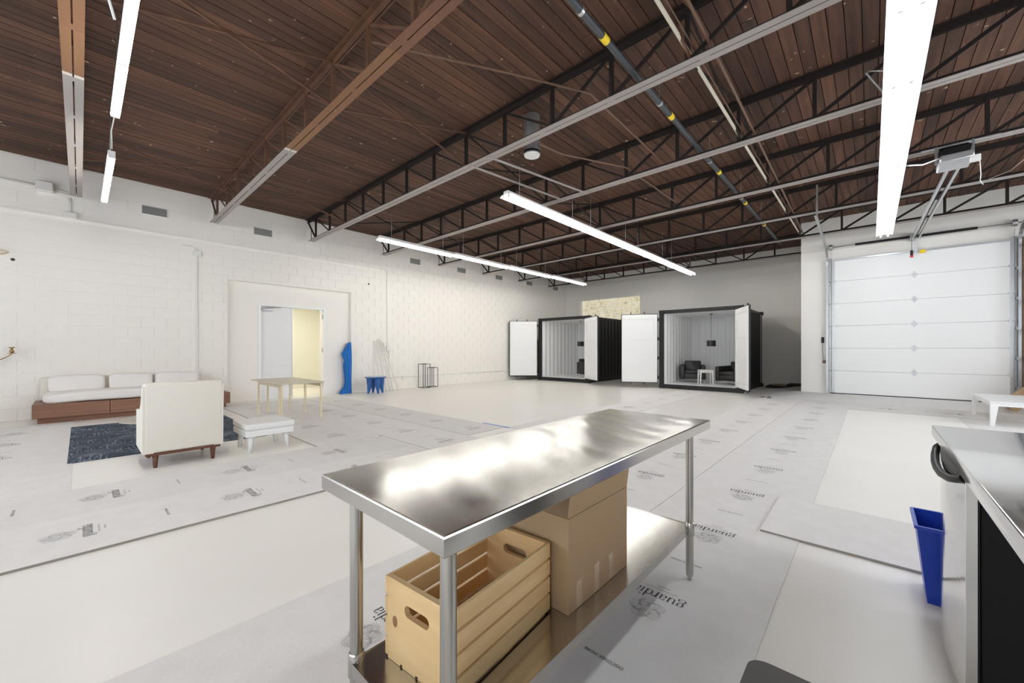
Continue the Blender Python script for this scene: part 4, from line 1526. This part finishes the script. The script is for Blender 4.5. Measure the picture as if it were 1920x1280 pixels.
# cream armchair seen from behind
t = thing('lounge_armchair', 'cream upholstered armchair with walnut legs, seen from behind on the rug edge', 'armchair', (-6.1, 0.8, 0))
YA, YB = 0.455, 1.155
tilt = lambda p: (p[0] + 0.05 * (p[2] - 0.16), p[1], p[2])
MB().rbox(-5.90, -5.765, YA, YB, 0.165, 0.935, 0.03, 3, fn=tilt).build('backrest', 'cream_linen', t)
arm = [(-5.77, 0.165), (-5.735, 0.895), (-5.82, 0.905), (-5.90, 0.82), (-5.98, 0.69), (-6.08, 0.625), (-6.22, 0.605), (-6.45, 0.59), (-6.46, 0.165)]
for y0 in (YA - 0.006, YB - 0.084):
    MB().prism(arm, [], (0, y0, 0), (1, 0, 0), (0, 0, 1), (0, 0.09, 0)).build('armrest', 'cream_linen', t)
MB().rbox(-6.44, -5.9, YA + 0.09, YB - 0.09, 0.165, 0.32, 0.02).build('seat_base', 'cream_linen', t)
MB().pillow(-6.47, -5.9, YA + 0.095, YB - 0.095, 0.31, 0.46, 0.25, 7).build('seat_cushion', 'cream_linen', t)
m = MB()
m.box(-6.44, -5.78, YA + 0.02, YB - 0.02, 0.135, 0.165)
m.build('base_rail', 'walnut', t)
for ax in (-5.80, -6.40):
    for ay in (YA + 0.10, YB - 0.09):
        MB().tube([(ax, ay, 0.0), (ax, ay, 0.14)], [0.017, 0.029], 4).build('leg', 'walnut', t)

# white bench made of two stacked slabs
t = thing('white_bench', 'low white two-tier bench with splayed legs beside the armchair', 'bench', (-5.97, 1.64, 0))
MB().rbox(-6.26, -5.68, 1.365, 1.925, 0.30, 0.362, 0.006, 1).build('top_slab', 'white_lacquer', t)
MB().rbox(-6.24, -5.70, 1.385, 1.905, 0.285, 0.30, 0.002, 1).build('spacer', 'white_lacquer', t)
MB().rbox(-6.26, -5.68, 1.37, 1.92, 0.205, 0.283, 0.006, 1).build('lower_slab', 'white_lacquer', t)
for ax, sx in ((-6.18, -1), (-5.76, 1)):
    for ay, sy in ((1.45, -1), (1.84, 1)):
        MB().tube([(ax + sx * 0.03, ay + sy * 0.02, 0), (ax, ay, 0.21)], [0.02, 0.042], 4).build('leg', 'white_lacquer', t)

# pale table behind it
t = thing('pale_table', 'pale wooden table with thin legs in front of the double door', 'table', (-8.5, 2.75, 0.01))
MB().rbox(-9.34, -7.70, 2.34, 3.14, 0.665, 0.69, 0.004, 1).build('tabletop', 'pale_top', t)
for (ax, ay) in ((-7.77, 2.42), (-7.76, 3.10), (-8.52, 3.09), (-9.28, 3.06), (-9.24, 2.62), (-9.10, 2.42), (-7.95, 2.44)):
    MB().box(ax - 0.016, ax + 0.016, ay - 0.016, ay + 0.016, 0.008, 0.665).build('leg', 'pale_wood', t)
m = MB()
m.box(-9.28, -7.76, 3.085, 3.105, 0.60, 0.655)
m.box(-9.1, -7.77, 2.41, 2.43, 0.60, 0.655)
m.build('apron', 'pale_wood', t)

# ================================================================== things by the long wall
t = thing('cloth_drape', 'bright blue cloth draped over a roll in the door recess corner', 'cloth', (-11.38, 5.28, 0))
MB().tube([(-11.52, 5.36, 0.0), (-11.52, 5.37, 1.48)], 0.045, 12).build('roll', 'galv', t)
m = MB()
prof = [(0.0, 0.34, 0.10), (0.06, 0.30, 0.10), (0.2, 0.19, 0.10), (0.35, 0.16, 0.12), (0.55, 0.17, 0.13), (0.7, 0.19, 0.13), (0.85, 0.20, 0.13), (0.98, 0.17, 0.14),
        (1.10, 0.24, 0.14), (1.16, 0.26, 0.14), (1.26, 0.19, 0.13), (1.38, 0.13, 0.12), (1.46, 0.10, 0.10), (1.50, 0.05, 0.06)]
def lerp_prof(z):
    for (z0, w0, d0), (z1, w1, d1) in zip(prof[:-1], prof[1:]):
        if z <= z1:
            q = smooth((z - z0) / (z1 - z0))
            return (z, w0 + (w1 - w0) * q, d0 + (d1 - d0) * q)
    return prof[-1]


prof = [lerp_prof(1.5 * k / 44) for k in range(45)]
vs, fs, n = [], [], 56
for k, (z, w, dpt) in enumerate(prof):
    for j in range(n):
        a = 2 * math.pi * j / n
        rip = 1 + 0.13 * math.sin(6 * a + z * 2.2) + 0.05 * math.sin(11 * a - 3 * z)
        rip = 1 + (rip - 1) * (1 if z < 1.3 else max(0.2, (1.5 - z) * 5))
        vs.append((-11.42 + dpt * rip * math.cos(a) * 0.9, 5.415 - w * 0.5 + w * 0.5 * rip * math.sin(a), z + 0.004))
for k in range(len(prof) - 1):
    for j in range(n):
        fs.append((k * n + j, k * n + (j + 1) % n, (k + 1) * n + (j + 1) % n, (k + 1) * n + j))
fs.append(tuple(range((len(prof) - 1) * n, len(prof) * n)))
m.add(vs, fs, 0, True)
m.build('cloth', 'blue_cloth', t)

t = thing('blue_stool', 'blue round stool with four fat tapered legs by the long wall', 'stool', (-10.78, 5.86, 0))
MB().lathe([(0.20, 0.0), (0.285, 0.02), (0.31, 0.05), (0.30, 0.06), (0.2, 0.05), (0.05, 0.045)], (-10.78, 5.86, 0.435), 32).build('seat', ['blue_gloss'], t)
MB().lathe([(0.27, 0.0), (0.285, 0.006), (0.27, 0.012)], (-10.78, 5.86, 0.487), 32).build('seat_dish', 'blue_top', t)
for a in (-9, 81, 171, 261):
    ca, sa = math.cos(math.radians(a)), math.sin(math.radians(a))
    p0 = (-10.78 + 0.21 * ca, 5.86 + 0.21 * sa)
    p1 = (-10.78 + 0.18 * ca, 5.86 + 0.18 * sa)
    MB().tube([(p0[0], p0[1], 0.0), (p0[0], p0[1], 0.03), (p1[0], p1[1], 0.2), (p1[0], p1[1], 0.36), (p1[0], p1[1], 0.45)], [0.016, 0.028, 0.062, 0.078, 0.08], 14).build('leg', 'blue_gloss', t)

pl = [((-11.43, 6.17, 1.55), (-11.05, 6.20, 0), 'a'), ((-11.43, 6.26, 1.6), (-11.0, 6.34, 0), 'b'), ((-11.43, 6.33, 1.62), (-10.98, 6.46, 0), 'c'),
      ((-11.43, 6.40, 1.56), (-11.02, 6.58, 0), 'd'), ((-11.43, 6.47, 1.5), (-10.95, 6.72, 0), 'e')]
pn = ['thin white pole leaning on the wall, closest to the blue stool', 'thin white pole leaning on the wall, second from the blue stool', 'thin white pole leaning on the wall, middle one of five',
      'thin white pole leaning on the wall, fourth from the blue stool', 'thin white pole leaning on the wall, farthest from the blue stool']
for (a, b, _), lab in zip(pl, pn):
    o = MB().tube([(b[0], b[1], 0.0), (a[0], a[1], a[2])], 0.016, 8).build('leaning_pole', 'white_plastic')
    tag(o, lab, 'pole', 'white poles leaning on the wall')


def wire_stand(x0, x1, y0, y1, h, label):
    t = thing('wire_stand', label, 'stand', ((x0 + x1) / 2, (y0 + y1) / 2, 0), 'black wire plant stands')
    for x in (x0, x1):
        for y in (y0, y1):
            MB().box(x - 0.007, x + 0.007, y - 0.007, y + 0.007, 0, h).build('upright', 'black_wire', t)
    for nme, z in (('base_ring', 0.008), ('top_ring', h)):
        m = MB()
        for y in (y0, y1):
            m.box(x0, x1, y - 0.007, y + 0.007, z - 0.007, z + 0.007)
        for x in (x0, x1):
            m.box(x - 0.007, x + 0.007, y0, y1, z - 0.007, z + 0.007)
        m.build(nme, 'black_wire', t)


wire_stand(-11.36, -11.08, 7.74, 8.02, 0.80, 'taller black wire stand by the long wall')
wire_stand(-11.36, -11.12, 8.12, 8.37, 0.665, 'shorter black wire stand by the long wall')

# ================================================================== garage corner
t = thing('cardboard_carton', 'brown cardboard carton tipped on its edge beyond the white garden table', 'box', (2.7, 12.55, 0.08))
c = Vector((2.42, 12.65, 0.53))
a = math.radians(47)
ux, uz = Vector((math.cos(a), 0, math.sin(a))), Vector((-math.sin(a), 0, math.cos(a)))
MB().obox(c, ux * 0.55, (0, 0.30, 0), uz * 0.09).build('carton_body', 'cardboard', t)
MB().obox(c + uz * 0.092 - ux * 0.06 + Vector((0, -0.1, 0)), ux * 0.16, (0, 0.05, 0), uz * 0.002).build('printed_panel', 'orange_print', t)
MB().obox(c - Vector((0, 0.302, 0)) + ux * 0.1, ux * 0.10, (0, 0.002, 0), uz * 0.05).build('printed_panel', 'orange_print', t)
t = thing('storage_rack', 'brown storage rack with pale shelf edges beside the garage door track', 'rack', (2.95, 13.2, 0.115))
for x in (2.40, 3.46):
    for y in (13.20, 13.52):
        MB().box(x, x + 0.05, y, y + 0.05, 0.115, 3.7).build('upright', 'shelf_brown', t)
for k in range(6):
    z = 0.5 + k * 0.6
    s = MB().box(2.40, 3.51, 13.20, 13.57, z, z + 0.03).build('shelf', 'shelf_brown', t)
    MB().box(2.39, 3.52, 13.18, 13.20, z - 0.02, z + 0.04).build('shelf_edge', 'white_plastic', s)
MB().box(2.385, 3.51, 13.572, 13.60, 0.115, 3.7).build('back_panel', 'shelf_brown', t)

t = thing('black_mat', 'stack of black mats on the floor between container and garage wall', 'mat', (-2.05, 16.0, 0))
MB().rbox(-2.62, -1.52, 15.55, 16.35, 0.004, 0.075, 0.01, 1).build('mat_slab', 'dark_mat', t)
MB().rbox(-2.06, -1.5, 15.7, 16.45, 0.0755, 0.14, 0.01, 1).build('mat_slab', 'dark_mat', t)
o = MB().rbox(-2.5, -2.08, 15.9, 16.4, 0.0755, 0.10, 0.004, 1).build('board', 'cardboard')
tag(o, 'brown board lying on the black mats', 'board')
for k, (x, y, s) in enumerate(((-2.14, 12.35, 0.05), (-2.02, 12.5, 0.04), (-1.98, 12.25, 0.05))):
    o = MB().rbox(x - s, x + s, y - s * 0.5, y + s * 0.5, zfl(x, y) + 0.004, zfl(x, y) + 0.018, 0.004, 1).build('debris_scrap', 'dark_mat')
    tag(o, ('small dark scrap on the floor, closest to the open container door', 'smallest dark scrap on the floor by the open container door', 'dark scrap on the floor nearest the printed sheet by the container')[k], 'scrap', 'scraps by the container door')

# ================================================================== steel worktable in front
TX0, TX1, TY0, TY1, TZ = -1.302, -0.672, 0.522, 2.402, 0.90
t = thing('steel_worktable', 'stainless steel worktable with a lower shelf in the middle of the picture', 'table', (-0.99, 1.46, 0))
m = MB()
nx, ny = 24, 130
rr = random.Random(3)
vs, fs = [], []
for i in range(nx + 1):
    for j in range(ny + 1):
        u, v = i / nx, j / ny
        e = min(u, 1 - u, v * 2, (1 - v) * 2)
        dz = 0.0020 * math.sin(7 * v + 1.5 * u) * math.sin(math.pi * u) + (0.0007 * math.sin(52 * v + 9 * u + 1.5 * math.sin(9 * v)) + 0.0003 * math.sin(83 * v + 14 * u)) * min(1, e * 8)
        if e < 0.02:
            dz = 0.0
        vs.append((TX0 + 0.006 + (TX1 - TX0 - 0.012) * u, TY0 + 0.006 + (TY1 - TY0 - 0.012) * v, TZ + dz * min(1, e * 6)))
fs = [(i * (ny + 1) + j, (i + 1) * (ny + 1) + j, (i + 1) * (ny + 1) + j + 1, i * (ny + 1) + j + 1) for i in range(nx) for j in range(ny)]
m.add(vs, fs, 0, True)
m.build('table_top', 'stainless', t)
m = MB()
prof = [(0.0, 0.0), (0.0042, -0.0018), (0.006, -0.006), (0.006, -0.046), (0.002, -0.05), (-0.03, -0.05)]
ring = [(TX0 + 0.006, TY0 + 0.006, -1, -1), (TX1 - 0.006, TY0 + 0.006, 1, -1), (TX1 - 0.006, TY1 - 0.006, 1, 1), (TX0 + 0.006, TY1 - 0.006, -1, 1)]
vs = [(x + sx * o_, y + sy * o_, TZ + h) for o_, h in prof for (x, y, sx, sy) in ring]
fs = [(k * 4 + j, k * 4 + (j + 1) % 4, (k + 1) * 4 + (j + 1) % 4, (k + 1) * 4 + j) for k in range(len(prof) - 1) for j in range(4)]
m.add(vs, fs, 0, False)
m.build('edge_flange', 'stainless_leg', t)
MB().box(TX0 + 0.02, TX1 - 0.02, TY0 + 0.02, TY1 - 0.02, TZ - 0.03, TZ - 0.012).build('underside', 'galv', t)
LX, LY = (-1.225, -0.755), (0.600, 2.315)
SZ = 0.305
sh = MB().box(LX[0] + 0.002, LX[1] - 0.002, LY[0] - 0.02, LY[1] + 0.02, SZ - 0.006, SZ)
sh.build('shelf', 'stainless', t)
m = MB()
for (a, b, c_, d_) in ((LX[0], LX[1], LY[0] - 0.022, LY[0] - 0.018), (LX[0], LX[1], LY[1] + 0.018, LY[1] + 0.022),
                       (LX[0] - 0.002, LX[0] + 0.002, LY[0] - 0.018, LY[1] + 0.018), (LX[1] - 0.002, LX[1] + 0.002, LY[0] - 0.018, LY[1] + 0.018)):
    m.box(a, b, c_, d_, SZ - 0.04, SZ + 0.002)
m.build('shelf_flange', 'stainless_leg', t)
for lx in LX:
    for ly in LY:
        lg = MB().tube([(lx, ly, 0.045), (lx, ly, TZ - 0.03)], 0.0205, 20).build('leg', 'stainless_leg', t)
        MB().tube([(lx, ly, SZ - 0.055), (lx, ly, SZ - 0.05), (lx, ly, SZ + 0.02), (lx, ly, SZ + 0.025)], [0.022, 0.0255, 0.0255, 0.022], 20).build('collar', 'stainless_leg', lg)
        MB().lathe([(0.010, 0), (0.012, 0.015), (0.012, 0.02), (0.019, 0.024), (0.0205, 0.05)], (lx, ly, 0.004), 16).build('bullet_foot', 'stainless_leg', lg)
        MB().tube([(lx, ly, TZ - 0.055), (lx, ly, TZ - 0.05), (lx, ly, TZ - 0.031)], [0.024, 0.03, 0.034], 16).build('socket', 'galv', lg)

# wooden crate on its shelf
KX, KY, KA = -1.034, 0.936, math.radians(5)
kx, ky = Vector((math.cos(KA), math.sin(KA), 0)), Vector((-math.sin(KA), math.cos(KA), 0))
ko = Vector((KX, KY, SZ + 0.001))
t = thing('wooden_crate', 'pine slatted crate with handle holes on the worktable shelf', 'crate', ko)
HW, HL, HH = 0.155, 0.255, 0.262
hole = [(0.052 * math.cos(a) * 0 + (0.038 if math.cos(a) > 0 else -0.038) + 0.019 * math.cos(a), 0.185 + 0.019 * math.sin(a)) for a in [math.radians(9 + 18 * i) for i in range(20)]]
for s in (-1, 1):
    o_ = ko + ky * (s * (HL - 0.009) - 0.0085)
    p = MB().prism([(-HW + 0.010, 0.008), (HW - 0.010, 0.008), (HW - 0.010, HH), (-HW + 0.010, HH)], [hole[::-1]], o_, kx, Vector((0, 0, 1)), ky * 0.017).build('end_panel', 'pine_end', t)
    if s == -1:
        MB().prism([(0.012 * math.cos(a), 0.018 * math.sin(a)) for a in [i * math.pi / 6 for i in range(12)]], [], o_ + kx * -0.105 + Vector((0, 0, 0.13)) - ky * 0.0006, kx, Vector((0, 0, 1)), ky * 0.0006).build('knot', 'knot_brown', p)
for s in (-1, 1):
    for k in range(4):
        z0 = 0.008 + k * 0.0655
        zc = z0 + 0.028
        MB().obox(ko + kx * (s * (HW - 0.005)) + Vector((0, 0, zc)), kx * 0.0052, ky * HL, (0, 0, 0.0275)).build('slat', 'pine', t)
for k in range(4):
    MB().obox(ko + kx * (-HW + 0.045 + k * 0.0735) + Vector((0, 0, 0.004)), kx * 0.031, ky * HL, (0, 0, 0.004)).build('base_slat', 'pine', t)

# cardboard box behind it
QX0, QX1, QY0, QY1, QZ0, QZ1 = -1.26, -0.832, 1.225, 1.70, SZ + 0.001, 0.665
t = thing('cardboard_box', 'open brown cardboard box on the worktable shelf behind the crate', 'box', ((QX0 + QX1) / 2, (QY0 + QY1) / 2, QZ0))
w = 0.005
MB().box(QX0, QX1, QY0, QY0 + w, QZ0, QZ1).build('side_panel', 'cardboard', t)
MB().box(QX0, QX1, QY1 - w, QY1, QZ0, QZ1).build('side_panel', 'cardboard', t)
MB().box(QX0, QX0 + w, QY0 + w, QY1 - w, QZ0, QZ1).build('side_panel', 'cardboard', t)
fp = MB().box(QX1 - w, QX1, QY0 + w, QY1 - w, QZ0, QZ1).build('side_panel', 'cardboard', t)
MB().box(QX0 + w, QX1 - w, QY0 + w, QY1 - w, QZ0, QZ0 + w).build('base_panel', 'cardboard_in', t)
MB().obox((QX1 + 0.008, (QY0 + QY1) / 2, QZ1 + 0.085), (0.011, 0, 0.083), (0, (QY1 - QY0) / 2, 0), (0.0018, 0, -0.0003)).build('flap', 'cardboard', t)
MB().obox(((QX0 + QX1) / 2, QY0 + 0.055, QZ1 + 0.062), (0, 0.055, 0.06), ((QX1 - QX0) / 2, 0, 0), (0, 0.0018, -0.0016)).build('flap', 'cardboard_in', t)
MB().obox((QX0 + 0.008, (QY0 + QY1) / 2, QZ1 + 0.085), (0.011, 0, 0.083), (0, (QY1 - QY0) / 2, 0), (0.0018, 0, -0.0003)).build('flap', 'cardboard', t)
for (y, h) in ((1.298, 0.105), (1.43, 0.118), (1.547, 0.112)):
    MB().box(QX1, QX1 + 0.0008, y - 0.019, y + 0.019, QZ0 + 0.001, QZ0 + h).build('tape_strip', 'clear_tape', fp)

# ================================================================== steel counter, fridge, bin and stool at the right
t = thing('steel_counter', 'stainless steel counter above the black-sided fridge', 'counter', (0.6, 1.6, 0))
MB().rbox(0.226, 0.95, 0.35, 2.885, 0.866, 0.92, 0.006, 2).build('counter_top', 'stainless_counter', t)
for (x, y) in ((0.90, 2.80), (0.90, 0.45), (0.32, 0.45)):
    MB().tube([(x, y, 0.0), (x, y, 0.867)], 0.02, 14).build('leg', 'stainless_leg', t)
t = thing('fridge', 'small fridge with stainless steel door and black sides under the steel counter', 'fridge', (0.55, 2.47, 0))
MB().rbox(0.285, 0.86, 2.15, 2.80, 0.025, 0.862, 0.008, 1).build('cabinet', 'black_side', t)
MB().box(0.30, 0.85, 2.17, 2.78, 0.0, 0.03).build('plinth', 'black_plastic', t)
def doorpoly(off):
    n = 14
    pts = []
    for i in range(n + 1):
        v = -1 + 2 * i / n
        pts.append((0.252 - 0.024 * (1 - v * v) - off, 2.475 + v * 0.325))
    return pts
pf = doorpoly(0)
m = MB()
m.prism(pf + [(0.281, 2.80), (0.281, 2.15)], [], (0, 0, 0.055), (1, 0, 0), (0, 1, 0), (0, 0, 0.765))
dr = m.build('door', 'stainless_counter', t)
MB().box(0.2535, 0.2805, 2.1465, 2.1498, 0.056, 0.819).build('dark_edge_plate', 'stainless_leg', dr)  # added plate of darker steel, tones down the bright reflection on this side
MB().prism(pf + [(0.281, 2.80), (0.281, 2.15)], [], (0, 0, 0.8205), (1, 0, 0), (0, 1, 0), (0, 0, 0.045)).build('top_cap', 'black_plastic', dr)
hp = [(0.248, 2.785, 0.84), (0.232, 2.75, 0.832), (0.221, 2.68, 0.812), (0.213, 2.58, 0.797), (0.211, 2.475, 0.79), (0.213, 2.36, 0.793), (0.222, 2.26, 0.803), (0.236, 2.19, 0.818), (0.25, 2.165, 0.83)]
MB().tube(hp, 0.0145, 10).build('handle', 'black_plastic', dr)
MB().box(0.283, 0.286, 2.15, 2.80, 0.05, 0.86).build('door_gasket', 'black_plastic', t)

t = thing('recycling_bin', 'narrow bright blue bin standing beside the fridge', 'bin', (0.32, 3.0, 0))
bt = [(0.215, 2.925), (0.40, 2.925), (0.40, 3.14), (0.215, 3.14)]
tp = [(0.172, 2.855), (0.45, 2.855), (0.45, 3.165), (0.172, 3.165)]
ti = [(0.176, 2.859), (0.446, 2.859), (0.446, 3.161), (0.176, 3.161)]
bi = [(0.219, 2.929), (0.396, 2.929), (0.396, 3.136), (0.219, 3.136)]
m = MB()
vs = [(x, y, 0.0) for x, y in bt] + [(x, y, 0.40) for x, y in tp] + [(x, y, 0.40) for x, y in ti] + [(x, y, 0.012) for x, y in bi]
fs = [(0, 1, 2, 3), (12, 13, 14, 15)]
for a in (0, 4, 8):
    fs += [(a + j, a + (j + 1) % 4, a + 4 + (j + 1) % 4, a + 4 + j) for j in range(4)]
m.add(vs, fs)
m.build('bin_body', 'blue_plastic', t)
m = MB()
pts = [(x, y, 0.40) for x, y in ((0.170, 2.853), (0.452, 2.853), (0.452, 3.167), (0.170, 3.167))]
for a_, b_ in zip(pts, pts[1:] + pts[:1]):
    m.bar(a_, b_, 0.014, 0.016)
m.build('rim', 'blue_plastic', t)

t = thing('stool', 'charcoal padded stool, only a rounded seat corner showing at the bottom edge', 'stool', (0.05, 0.72, 0))
pad = []
for (cx_, cy_, a0) in ((0.25, 0.935, 0), (-0.16, 0.935, 90), (-0.16, 0.52, 180), (0.25, 0.52, 270)):
    pad += [(cx_ + 0.03 * math.cos(math.radians(a0 + k * 15)), cy_ + 0.03 * math.sin(math.radians(a0 + k * 15))) for k in range(7)]
MB().prism(pad, [], (0, 0, 0.60), (1, 0, 0), (0, 1, 0), (0, 0, 0.046)).build('seat', 'charcoal_pad', t)
cxp, cyp = 0.045, 0.7275
MB().prism([(cxp + (x - cxp) * 0.975, cyp + (y - cyp) * 0.975) for x, y in pad], [], (0, 0, 0.646), (1, 0, 0), (0, 1, 0), (0, 0, 0.005)).build('seat_top', 'charcoal_pad', t)
for (x, y) in ((-0.13, 0.9), (0.22, 0.9), (-0.13, 0.56), (0.22, 0.56)):
    MB().tube([(x, y, 0.0), (x, y, 0.60)], 0.015, 10).build('leg', 'black_plastic', t)
